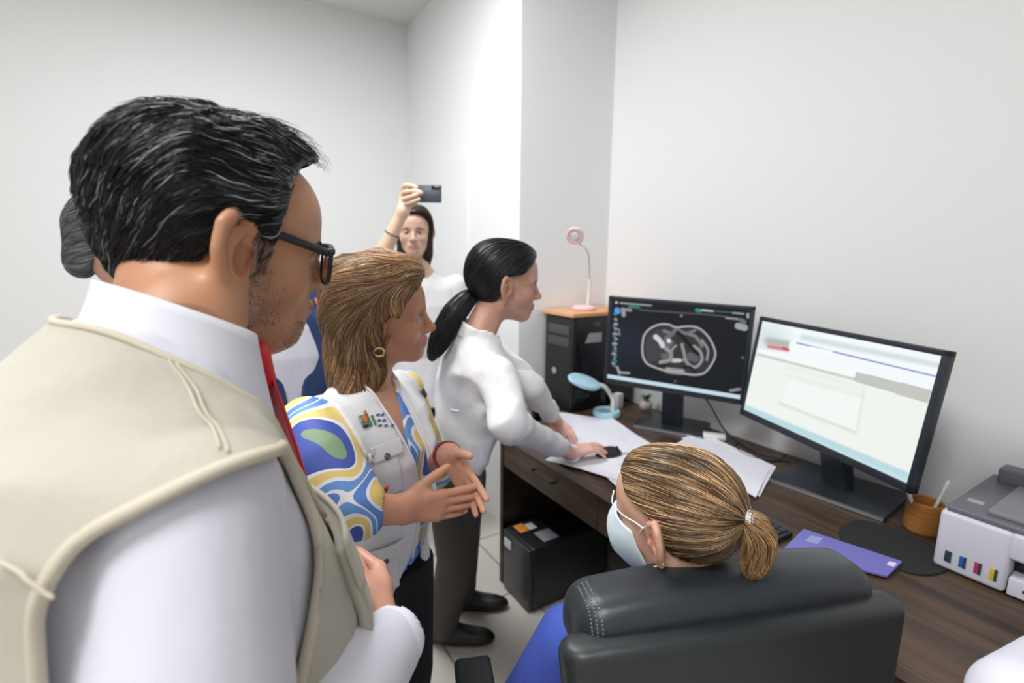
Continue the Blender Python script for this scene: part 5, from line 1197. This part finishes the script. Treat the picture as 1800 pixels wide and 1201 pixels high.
# ================================================================== seated woman
if WANT('seat'):
    HF = frame(pt(1188, 908, .835), dirv(-.72, .69, -.10), (-.10, -.06, .992))
    N = HF[0]+[.01, -.045, -.150]; fw = dirv(.15, .98); N = N+fw*.015; TF = frame(N, fw+UP*.16, UP-fw*.16); rt = -TF[1][:, 1]
    w = empty('person', (N[0], N[1], .0), 'seated woman with streaked ponytail, white face mask and blue scrubs', 'person')
    sk = (.62, .36, .25)
    fh, hp = headneck(HF, N, 1., 1.0, .044, .050, .0024, col=headcol(sk, (.5, .2, .18), (.06, .04, .03)))
    SR, SL = N+rt*.175+[0, 0, -.075], N-rt*.200+fw*.0+[0, 0, -.105]; EL = SL-rt*.085+fw*.05+[0, 0, -.23]; ER = SR+rt*.05+fw*.05+[0, 0, -.24]; WL = EL+fw*.19+rt*.10+[0, 0, -.06]; WR = ER+fw*.21-rt*.06+[0, 0, .03]
    hc_ = (.66, .38, .28); pieces = [hp]
    for E_, Wp, lt in ((EL, WL, rt), (ER, WR, -rt)):
        V, F, g, i_ = forearm_hand(E_, Wp, fw, (0, 0, -1), lt, .036, .025, h=.0035, s=.92, frm=.1); pieces.append((V, F, hc_))
    V, F = nets(torso(TF, STD), N+[-.3, -.3, -.3], N+[.3, .3, .05], .010); pieces.append((V, F, np.tile(sk, (len(V), 1))))
    multi('body', pieces, M_SKIN, w); eyes(w, HF)
    hlw = hairline([-.14, -.06, -.025, -.008, .006, .03, .05, .062, .078, .09], [-.070, -.070, -.050, .0, .040, .050, .064, .078, .090, .11])
    fcap = capfn(.006, .005, .001, hlw, .003); fc2 = lambda p: fcap(p)-.0012*ridged(p, 160, 95, .12, (1, 0, -.1))
    T = np.array([-.118, 0, .030])
    def sflow(P, t): D = T-P; return D/np.linalg.norm(D, axis=1)[:, None]
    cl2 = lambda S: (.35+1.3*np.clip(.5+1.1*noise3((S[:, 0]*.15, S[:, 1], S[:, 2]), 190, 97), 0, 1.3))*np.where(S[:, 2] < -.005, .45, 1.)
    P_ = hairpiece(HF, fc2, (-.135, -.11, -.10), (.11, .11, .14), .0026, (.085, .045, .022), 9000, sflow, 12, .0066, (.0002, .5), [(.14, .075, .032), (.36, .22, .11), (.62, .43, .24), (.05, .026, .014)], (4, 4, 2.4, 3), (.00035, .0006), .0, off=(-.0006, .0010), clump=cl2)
    tl = smooth_path([T+[.004, 0, 0], T+[-.010, 0, -.006], T+[-.014, 0, -.030], T+[-.009, .0, -.062], T+[.002, 0, -.094]], 12)
    tf_ = chain(list(tl), list(np.interp(np.linspace(0, 1, 12), [0, .1, .45, .8, 1], [.0105, .014, .022, .018, .007]))); tfn = lambda p: tf_(p)-.002*ridged(p, 110, 98, .2, (-.2, 0, -1))
    lo, hi = bounds(tl, .04); V, F = nets(tfn, lo, hi, .003); P_.append((to_world(HF, V), F, np.tile((.16, .085, .035), (len(V), 1))))
    S = pick(V, 2200); pa = grow(tfn, S, lambda P, t: np.stack([-np.clip((P[:, 2]+.0)/.03, -.3, 1), 0*P[:, 0], -np.clip((.045-P[:, 2])/.03, .2, 1)], 1), 10, .0052, -.001, .0014, (.0004, .7), .004)
    sv, sf, sc = strands(pa, RS.uniform(.0004, .0007, 2200), mixcol([(.22, .12, .05), (.42, .25, .11), (.66, .42, .20), (.10, .05, .025)], (3, 4, 3, 2), 2200, .3)); P_.append((to_world(HF, sv), sf, sc))
    S5 = pick(to_local(HF, P_[0][0]), 260, lambda V: (V[:, 2] < -.03)); pf = grow(fc2, S5, lambda P, t: np.stack([-1+0*P[:, 0], 1.2*RS.normal(size=len(P)), .5+RS.normal(size=len(P))], 1), 7, .004, 0, .003, (.001, 1.), .006)
    sv, sf, sc = strands(pf, np.full(260, .0003), mixcol([(.10, .06, .03), (.3, .18, .09)], (2, 1), 260)); P_.append((to_world(HF, sv), sf, sc))
    multi('hair', P_, M_HAIR, w, 'streaked blonde and brown hair pulled into a ponytail')
    ti = MB()
    for k, rr in enumerate((.0125, .0135, .0128)):
        cc_ = T+[-.004-.004*k, 0, -.0006*k]; ti.tube(to_world(HF, [cc_+np.array([.15*math.sin(t)*rr, math.cos(t)*rr, math.sin(t)*rr]) for t in np.linspace(0, 6.283, 24)]), .0028, 7)
    ti.build('hair_tie', MT['elastic'], w, 'white hair tie')
    # face mask: shell over nose and chin with straps
    ms = lambda p: sU(p, [el((.066, 0, -.045), (.062, .058, .060)), fh], .02)-.004
    mk_ = lambda p: smax(smax(smax(np.maximum(ms(p), -ms(p)-.004), .034-p[0]+.25*(p[2]+.045), .004), p[2]-.008+(.12-p[0])*.15-.0*p[1], .004), -(p[2]+.118), .004)
    blob('face_mask', mk_, (.0, -.09, -.135), (.15, .09, .03), .0022, MT['mask'], w, fr=HF)
    for q in (1, -1):
        for nm, L_ in (('mask_strap', [(.036, q*.064, -.010), (.020, q*.076, .012), (.0, q*.088, .030), (-.016, q*.0915, .034)]), ('mask_strap', [(.030, q*.062, -.085), (.012, q*.074, -.058), (-.008, q*.084, -.040), (-.018, q*.088, -.030)])):
            V_, F_ = tube_np(to_world(HF, smooth_path(L_, 22)), .0013, 6); mesh_np(nm, V_, F_, MT['elastic'], w)
    V_, F_ = tube_np(to_world(HF, smooth_path([(.075, .065, .060), (.070, .080, .045), (.050, .082, .030), (.03, .080, .022), (.012, .086, .020)], 26)), .0013, 6); mesh_np('loose_strap', V_, F_, MT['elastic'], w)
    ST = torso(TF, scale_tab([q for q in STD if q[0] > -.6], 1.2, 1.12)); s1 = chain([SL, EL, EL+(WL-EL)*.3], [.066, .074, .058]); s2 = chain([SR, ER, ER+(WR-ER)*.2], [.062, .066, .052]); nc = inframe(TF, lambda p: el((.01, 0, .03), (.07, .065, .06))(p))
    sc0 = lambda p: smin(smin(ST(p), s1(p), .04), s2(p), .04); f = lambda p: smax(sc0(p)-.006*(ridged(p, 22, 101, .4, UP)-.5)-.004*noise3(p, 16, 102), -nc(p), .004)
    lo, hi = bounds([N, SL, SR, EL, ER, N+[0, 0, -.45]], .13); blob('scrub_top', f, lo, hi, .0058, MT['scrub'], w)
    sticker(sc0, 888, 1192, [(-.006, -.008), (.008, -.010), (.010, .012), (-.004, .012)], .004, .001, 'sleeve_print', MT['labelw'], w)
    # legs seated
    L = []; hipc = N+[0, 0, -.42]+fw*.06
    for q in (1, -1):
        hp_ = hipc+rt*.085*q; kn_ = hp_+fw*.40+[0, 0, .02]; an = kn_+fw*.02; an[2] = .08; L.append(chain([hp_, kn_, an], [.085, .062, .048])); shoe(w, (an[0]-fw[0]*.05, an[1]-fw[1]*.05, .002), fw)
    f = drape(lambda p: sU(p, L, .03), .006, 18, 64, .4, UP); lo, hi = bounds([hipc, hipc+fw*.45, [hipc[0], hipc[1], .03]], .20); lo[2] = .035; blob('scrub_trousers', f, lo, hi, .010, MT['scrub'], w)

# ================================================================== woman holding up a phone
if WANT('phw'):
    HF = frame(pt(728, 411, 2.30), dirv(.14, -1, .03), (.02, .06, 1))
    N = HF[0]+[0.0, 0, -.165]+AWAY*.03+RIGHT*.02; fw = dirv(.25, -.97); TF = frame(N, fw, UP); rt = -TF[1][:, 1]
    w = empty('person', (N[0], N[1], 0), 'woman in white top at the far wall holding a phone above her head', 'person')
    SR, SL = N+rt*.155+[0, 0, -.05], N-rt*.165+[0, 0, -.08]; ER = pt(672, 448, 2.12); WR = pt(708, 372, 2.08); EL = SL-rt*.04+[0, 0, -.27]; WL = EL+fw*.05+[0, 0, -.22]
    sk = (.66, .43, .33)
    fh, hp = headneck(HF, N, 1., .95, .042, .048, .0032, col=headcol(sk, (.55, .22, .20), (.12, .08, .05), s=.95)); pieces = [hp]
    # hand gripping the phone: palm at its left end, fingers across the back
    PHC = pt(746, 340, 2.04); kp = [pt(709, 352, 2.07), pt(711, 341, 2.06), pt(713, 331, 2.06)]
    fs = [rc(WR, pt(711, 346, 2.08), .024, .021), rc(WR, pt(716, 360, 2.09), .020, .017)]
    fg = [chain([pt(708, 335, 2.07), pt(712, 326, 2.04), pt(722, 326, 2.01), pt(733, 330, 2.005)], [.0105, .010, .009, .0075]), chain([pt(708, 342, 2.07), pt(711, 338, 2.035), pt(724, 336, 2.005), pt(738, 337, 2.0)], [.0105, .010, .009, .0078]), chain([pt(709, 350, 2.07), pt(713, 349, 2.035), pt(726, 345, 2.005), pt(741, 339, 2.0)], [.0105, .010, .009, .0078]), chain([pt(712, 358, 2.07), pt(717, 358, 2.04), pt(728, 354, 2.01), pt(737, 350, 2.005)], [.0095, .009, .008, .007])]
    th = chain([pt(714, 362, 2.09), pt(724, 360, 2.09), pt(733, 354, 2.085)], [.012, .010, .008])
    def hf_(p):
        d = sU(p, fs+[rc(ER, WR, .036, .024)], .018)
        for g in fg: d = smin(d, g(p), .004)
        return smin(d, th(p), .008)
    lo, hi = bounds([ER, WR, PHC, kp[2]], .06); V, F = nets(hf_, lo, hi, .0035); pieces.append((V, F, (.72, .50, .36)))
    V, F = nets(torso(TF, STD), N+[-.3, -.3, -.3], N+[.3, .3, .05], .010); pieces.append((V, F, np.tile(sk, (len(V), 1))))
    V, F = nets(lambda p: sU(p, [chain([SR, ER], [.045, .036])], .01), *bounds([SR, ER], .07), .006); pieces.append((V, F, (.70, .47, .35)))
    V, F, g, i_ = forearm_hand(EL, WL, (0, 0, -1), rt, fw, .034, .025, h=.004, s=.92); pieces.append((V, F, hc_ if False else (.66, .43, .33)))
    multi('body', pieces, M_SKIN, w); eyes(w, HF, .95)
    hlw = hairline([-.14, .0, .02, .04, .055, .07, .085], [-.20, -.10, .02, .050, .062, .080, .09])
    hf2 = lambda p: smin(capfn(.010, .006, .004, hlw, .006)(p), smax(loft([-.16, -.10, -.03, .04], [-.045, -.035, -.025, -.02], [.045, .058, .066, .07], [.060, .080, .082, .078])(p), -el((.045, .0, -.03), (.070, .064, .095))(p), .01), .015)-.002*ridged(p, 60, 111, .2, (0, 0, 1))
    P_ = hairpiece(HF, hf2, (-.15, -.12, -.21), (.11, .12, .15), .0045, (.035, .022, .015), 2200, lambda P, t: np.stack([-.2+0*P[:, 0], np.sign(P[:, 1])*.6*np.clip((P[:, 2]-.03)/.06, 0, 1), -1+0*P[:, 0]], 1), 9, .009, (.0005, .6), [(.05, .032, .022), (.10, .065, .045), (.02, .013, .010)], (2, 1, 1), (.0006, .0010))
    multi('hair', P_, M_HAIR, w)
    CT = torso(TF, scale_tab([q for q in STD if q[0] > -.7], 1.15, 1.08)); a1 = chain([SR, SR+(ER-SR)*.55], [.055, .052]); a2 = chain([SL, EL, EL+(WL-EL)*.8], [.055, .05, .04]); nc = inframe(TF, lambda p: el((.02, 0, .02), (.075, .065, .075))(p))
    f0 = lambda p: smin(smin(CT(p), a1(p), .04), a2(p), .04); lo, hi = bounds([N, SR, SL, ER, EL, WL, N+[0, 0, -.6]], .10); blob('white_top', lambda p: smax(f0(p)-.005*(ridged(p, 24, 112, .3, UP)-.5), -nc(p), .004), lo, hi, .008, MT['whitec'], w)
    dd_ = (WR-ER)/np.linalg.norm(WR-ER); c0 = ER+dd_*.10; a = np.cross(dd_, RIGHT); a /= np.linalg.norm(a); b = np.cross(dd_, a)
    V_, F_ = tube_np([c0+(a*math.cos(t)+b*math.sin(t))*.0325 for t in np.linspace(0, 6.283, 26)], .0022, 6); mesh_np('bracelet', V_, F_, MT['embd'], w)
    legs(w, N+[0, 0, -.58], rt, fw, MT['blackc'], N[2]-.55)
    ph = empty('phone', PHC, 'dark smartphone held up sideways in the far woman\'s raised hand', 'phone')
    fr = frame(PHC, dirv(1, -.02, -.01), dirv(0, .05, 1)); fr = (PHC+AWAY*.012-RIGHT*.0, fr[1]); M = m4(fr)
    MB().box((-.070, -.004, -.036), (.070, .004, .036), M, bev=.0038).build('body', mat('phone_back', (.045, .055, .075), .3), ph)
    MB().box((-.068, .0035, -.034), (.068, .0048, .034), M, bev=.0006).build('screen', MT['blackgloss'], ph)
    MB().box((.028, -.0055, .016), (.064, -.003, .032), M, bev=.001).build('camera_bump', MT['blackgloss'], ph)

# ================================================================== person in the navy vest and the grey haired person
if WANT('navy'):
    HF = frame(pt(478, 385, 1.66), dirv(.75, -.6, -.05), UP); N = HF[0]+[0, 0, -.185]-dirv(.75, -.6)*.02
    N = pt(492, 480, 1.68); fw = dirv(.55, -.83); TF = frame(N, fw, UP); rt = -TF[1][:, 1]; HF = (N+[0, 0, .175]+fw*.02, HF[1])
    w = empty('person', (N[0], N[1], 0), 'person in navy vest over a white shirt standing behind the foreground man\'s chin', 'person')
    sk = (.42, .22, .14); fh, hp = headneck(HF, N, 0., 1.0, .052, .058, .0035, col=headcol(sk)); SR, SL = N+rt*.185+[0, 0, -.07], N-rt*.185+[0, 0, -.07]
    ER, EL = SR+rt*.05+[0, 0, -.29], SL-rt*.05+[0, 0, -.29]; WR, WL = ER+fw*.12+[0, 0, -.20], EL+fw*.12+[0, 0, -.20]; pieces = [hp]
    for E_, Wp in ((ER, WR), (EL, WL)): V, F, g, i_ = forearm_hand(E_, Wp, fw*.3-UP, rt if E_ is EL else -rt, fw, .036, .027, h=.005); pieces.append((V, F, sk))
    V, F = nets(torso(TF, STD), N+[-.3, -.3, -.3], N+[.3, .3, .05], .010); pieces.append((V, F, np.tile(sk, (len(V), 1)))); multi('body', pieces, M_SKIN, w); eyes(w, HF)
    hlw = hairline([-.14, -.06, -.02, .0, .02, .05, .075, .09], [-.05, -.055, -.03, .03, .03, .05, .08, .10])
    multi('hair', hairpiece(HF, capfn(.010, .004, 0, hlw, .006), (-.14, -.11, -.10), (.11, .11, .15), .005, (.02, .018, .016), 900, lambda P, t: np.stack([-1+0*P[:, 0], 0*P[:, 0], -.6+0*P[:, 0]], 1), 7, .007, (.0004, .5), [(.02, .018, .016)], (1,), (.0006, .0009)), M_HAIR, w)
    tb = scale_tab(STD, 1.12, 1.12); ST = torso(TF, tb); arms = [chain([SR, ER, WR], [.058, .052, .036]), chain([SL, EL, WL], [.058, .052, .036])]; nc = inframe(TF, lambda p: el((.015, 0, .03), (.064, .062, .055))(p))
    f = lambda p: smax(sU(p, [ST]+arms, .04)-.004*(ridged(p, 24, 121, .3, UP)-.5), -nc(p), .004); lo, hi = bounds([N, SR, SL, ER, EL, WR, WL, N+[0, 0, -.6]], .10); blob('white_shirt', f, lo, hi, .008, MT['shirtw'], w)
    VT = torso(TF, scale_tab([q for q in STD if q[0] > -.7], 1.26, 1.18)); sh = lambda p: sU(p, [VT, chain([SR, SR-rt*.03+[0, 0, .01]], [.066, .068]), chain([SL, SL+rt*.03+[0, 0, .01]], [.066, .068])], .04)
    opn = inframe(TF, lambda p: smax(np.abs(p[1])-np.interp(p[2], [-.5, -.3, -.05, .03], [.014, .036, .060, .070]), -p[0]+.02, .008)); nc2 = inframe(TF, lambda p: el((.01, 0, .03), (.082, .080, .065))(p))
    ac = lambda S: inframe(frame(S+[0, 0, -.06], (S-N)*[1, 1, 0], UP), lambda p: np.maximum(np.sqrt(p[1]**2/.8+p[2]**2/1.6)-.072, -p[0]-.02)); a1_, a2_ = ac(SR), ac(SL)
    vf = lambda p: smax(smax(smax(smax(sh(p)-.004*noise3(p, 22, 122), -opn(p), .004), -nc2(p), .004), -a1_(p), .004), -a2_(p), .004); lo, hi = bounds([N, SR, SL, N+[0, 0, -.56]], .12); blob('navy_vest', vf, lo, hi, .006, MT['navy'], w)
    V_, F_ = leaf_col(None, -160, 160, .058, .070, .040, .050, .045); cl_ = mesh_np('collar', to_world(TF, V_), F_, MT['collarw'], w); md = cl_.modifiers.new('s', 'SOLIDIFY'); md.thickness = .003
    sticker(sh, 557, 530, [(-.008, -.010), (.008, -.010), (.008, .012), (-.008, .012)], .003, .002, 'badge', MT['embr'], w, t0=1.2)
    sticker(f, 511, 582, [(-.008, -.03), (-.002, -.032), (.008, .028), (.002, .03)], .004, .004, 'pen', MT['embd'], w, 'dark pen at the shirt placket', t0=1.2)
    legs(w, N+[0, 0, -.60], rt, fw, MT['blackc'], N[2]-.56)
if WANT('grey'):
    HF = frame(pt(206, 425, 1.46), dirv(.85, .45, -.45), (.3, .02, 1)); N = HF[0]+[0, 0, -.15]+RIGHT*.05; fw = dirv(.85, .5); TF = frame(N, fw, UP); rt = -TF[1][:, 1]
    w = empty('person', (N[0], N[1], 0), 'grey-haired person almost hidden behind the foreground man\'s head', 'person')
    sk = (.45, .25, .17); fh, hp = headneck(HF, N, 0., 1.0, .050, .056, .004, col=headcol(sk)); SR, SL = N+rt*.18+[0, 0, -.07], N-rt*.18+[0, 0, -.07]
    ER, EL = SR+rt*.04+[0, 0, -.29], SL-rt*.04+[0, 0, -.29]; WR, WL = ER+fw*.10+[0, 0, -.21], EL+fw*.10+[0, 0, -.21]; pieces = [hp]
    for E_, Wp in ((ER, WR), (EL, WL)): V, F, g, i_ = forearm_hand(E_, Wp, fw*.3-UP, rt if E_ is EL else -rt, fw, .036, .027, h=.005); pieces.append((V, F, sk))
    V, F = nets(torso(TF, STD), N+[-.3, -.3, -.3], N+[.3, .3, .05], .010); pieces.append((V, F, np.tile(sk, (len(V), 1)))); multi('body', pieces, M_SKIN, w); eyes(w, HF)
    hlw = hairline([-.14, -.06, -.02, .0, .02, .05, .075, .09], [-.115, -.105, -.06, .02, .03, .05, .08, .10])
    gh = capfn(.016, .012, .004, lambda p: np.interp(p[0], [-.14, -.03, -.01, .02, .05, .075, .09], [-.16, -.14, .02, .03, .05, .08, .10])-p[2], .010); gh2 = lambda p: smin(gh(p), smax(el((-.050, 0, -.055), (.052, .070, .080))(p), p[0]+.02, .01), .03)
    multi('hair', hairpiece(HF, gh2, (-.16, -.12, -.16), (.12, .12, .16), .0045, (.12, .12, .13), 3200, lambda P, t: np.stack([-1+0*P[:, 0], .3*noise3((P[:, 0], P[:, 1], P[:, 2]), 30, 2), -.9+0*P[:, 0]], 1), 9, .0075, (.0007, .5), [(.10, .10, .11), (.24, .24, .25), (.42, .42, .43), (.05, .05, .055)], (3, 3, 1, 2), (.0006, .0009), .004), M_HAIR, w, 'grey hair')
    ST = torso(TF, scale_tab(STD, 1.15, 1.12)); arms = [chain([SR, ER, WR], [.058, .052, .038]), chain([SL, EL, WL], [.058, .052, .038])]; nc = inframe(TF, lambda p: el((.015, 0, .03), (.062, .060, .05))(p))
    f = lambda p: smax(sU(p, [ST]+arms, .04)-.004*(ridged(p, 24, 131, .3, UP)-.5), -nc(p), .004); lo, hi = bounds([N, SR, SL, ER, EL, WR, WL, N+[0, 0, -.6]], .10); blob('shirt', f, lo, hi, .009, MT['shirtw'], w)
    legs(w, N+[0, 0, -.60], rt, fw, MT['trous'], N[2]-.56)

# ================================================================== person cut off at the lower right corner
if WANT('blob'):
    Ep = pt(1800, 1240, .50); Sp = pt(1985, 1350, .46); Wp = pt(1880, 1165, .60)
    w = empty('person', (Sp[0], Sp[1], 0), 'person\'s white-sleeved arm leaning in at the lower right corner', 'person')
    V, F, g, i_ = forearm_hand(Ep, Wp, Wp-Ep+[0, 0, -.03], (0, 0, -1), AWAY, .034, .026, h=.004, frm=.75)
    multi('body', [(V, F, (.58, .30, .20))], M_SKIN, w)
    f = lambda p: np.maximum(chain([Sp, Ep, Ep+(Wp-Ep)*.72], [.060, .046, .042])(p)-.004*(ridged(p, 24, 141, .3, Wp-Ep)-.5), -rc(Ep+(Wp-Ep)*.7, Wp, .032)(p)); lo, hi = bounds([Sp, Ep, Wp], .08); blob('white_sleeve', f, lo, hi, .004, MT['shirtw'], w)

# ================================================================== office chair
if WANT('chair'):
    cx_ = at_z(1300, 1100, .90)
    A_, B_ = at_z(1000, 1085, .985), at_z(1560, 1008, .985); mid = (A_+B_)/2; wv = (B_-A_)*[1, 1, 0]; W_ = np.linalg.norm(wv); wv /= W_; bk = np.array([wv[1], -wv[0], 0.])   # bk: towards the camera
    bk = bk if bk@mid < 0 else -bk
    print('chair', mid, W_, wv, bk)
    ch = empty('office_chair', (mid[0]-bk[0]*.25, mid[1]-bk[1]*.25, 0), 'black leather office chair with stitched headrest seen from behind', 'chair')
    CF = (np.array([mid[0], mid[1], 0.]), np.stack([-bk, -wv, UP], 1))     # x forward (away), y left, z up
    if np.linalg.det(CF[1]) < 0: CF = (CF[0], np.stack([-bk, wv, UP], 1))
    hw = W_/2
    def rbox(p, c, h_, r): 
        q = [np.abs(p[i]-c[i])-h_[i]+r for i in range(3)]; return np.sqrt(np.maximum(q[0], 0)**2+np.maximum(q[1], 0)**2+np.maximum(q[2], 0)**2)+np.minimum(np.maximum(q[0], np.maximum(q[1], q[2])), 0)-r
    def back(p):      # outer shell: curved, narrower downwards
        y = p[1]; k = np.interp(p[2], [.45, .7, .93], [.78, .97, 1.06]); x = p[0]+.035-.30*y*y+.05*(.93-p[2])
        zt = .972-.26*y*y
        d = smax(rbox((x, y/k, p[2]), (0, 0, .70), (.030, hw, .40), .03), p[2]-zt, .02); return d
    blob('back_shell', back, (-.12, -hw-.06, .44), (.16, hw+.06, 1.02), .0058, MT['leatherb'], ch, fr=CF)
    def cush(p):
        y = p[1]; x = p[0]-.025-.30*y*y; zt = 1.018-.45*y*y-.0*y; d = rbox((x, y, p[2]), (0, 0, .885), (.058, hw-.012, .22), .045); d = smax(d, p[2]-zt+.6*(x*x), .045); d = smax(d, .922-.20*y*y-p[2]-.02*0, .02); return d
    blob('headrest', cush, (-.10, -hw-.03, .80), (.20, hw+.03, 1.08), .005, MT['leather'], ch, 'stitched padded headrest', fr=CF)
    blob('back_cushion', lambda p: rbox((p[0]-.035-.25*p[1]**2, p[1], p[2]), (0, 0, .67), (.045, hw-.04, .22), .04), (-.10, -hw, .42), (.16, hw, .92), .008, MT['leather'], ch, fr=CF)
    for dx in (.0, .007, .014):      # parallel stitch lines round the left end of the headrest
        yy = hw-.034-dx; c0 = np.array([.025+.30*yy*yy, yy, .958]); cf = inframe(CF, cush); an = np.radians(np.linspace(195, 60, 46))
        st_ = np.array([c0+np.array([math.cos(a), 0, math.sin(a)])*.14 for a in an]); dr_ = np.array([[-math.cos(a), 0, -math.sin(a)] for a in an])
        P = march(cf, to_world(CF, st_), dr_@CF[1].T, .0006, tmax=.2); st = MB()
        for i in range(0, 45, 2): st.tube([P[i], P[i+1]], .0011, 5)
        st.build('stitching', MT['stitch'], ch)
    blob('seat', lambda p: rbox(p, (.27, 0, .435), (.24, hw-.03, .05), .045), (-.02, -hw, .36), (.56, hw, .52), .009, MT['leather'], ch, fr=CF)
    for q in (1, -1):
        ya = hw+(.105 if q > 0 else .03); arm = MB(); Mx = m4(CF); y0, y1 = sorted((q*(ya-.040), q*(ya+.040)))
        arm.box((.08, y0, .550+.06*(q > 0)), (.34, y1, .578+.06*(q > 0)), Mx, bev=.012); ar = arm.build('armrest', MT['leatherb'], ch)
        s_ = MB(); s_.tube(to_world(CF, smooth_path([(.26, q*ya, .55+.06*(q > 0)), (.27, q*(ya), .48), (.25, q*(ya-.03), .44), (.22, q*(hw-.10), .40)], 14)), .016, 10); s_.build('armrest_post', MT['black'], ch)
    MB().tube(to_world(CF, [(.27, 0, .40), (.27, 0, .09)]), .028, 16).build('column', MT['black'], ch)
    for k in range(5):
        a = k*2*math.pi/5+.3; e = np.array([.27+.30*math.cos(a), .30*math.sin(a), .075]); lg = MB().tube(to_world(CF, [(.27, 0, .10), (.27+.15*math.cos(a), .15*math.sin(a), .095), e]), [.026, .020, .014], 10).build('leg', MT['black'], ch)
        c0 = to_world(CF, e-[0, 0, .045]); Mw = Matrix.Translation(c0)@Matrix.Rotation(a, 4, 'Z')@Matrix.Rotation(math.pi/2, 4, 'X'); MB().lathe([(0, -.022), (.024, -.022), (.028, -.016), (.028, .016), (.024, .022), (0, .022)], 20, Mw).build('castor', MT['black'], lg)
print('script seconds', round(time.time()-T0, 1))
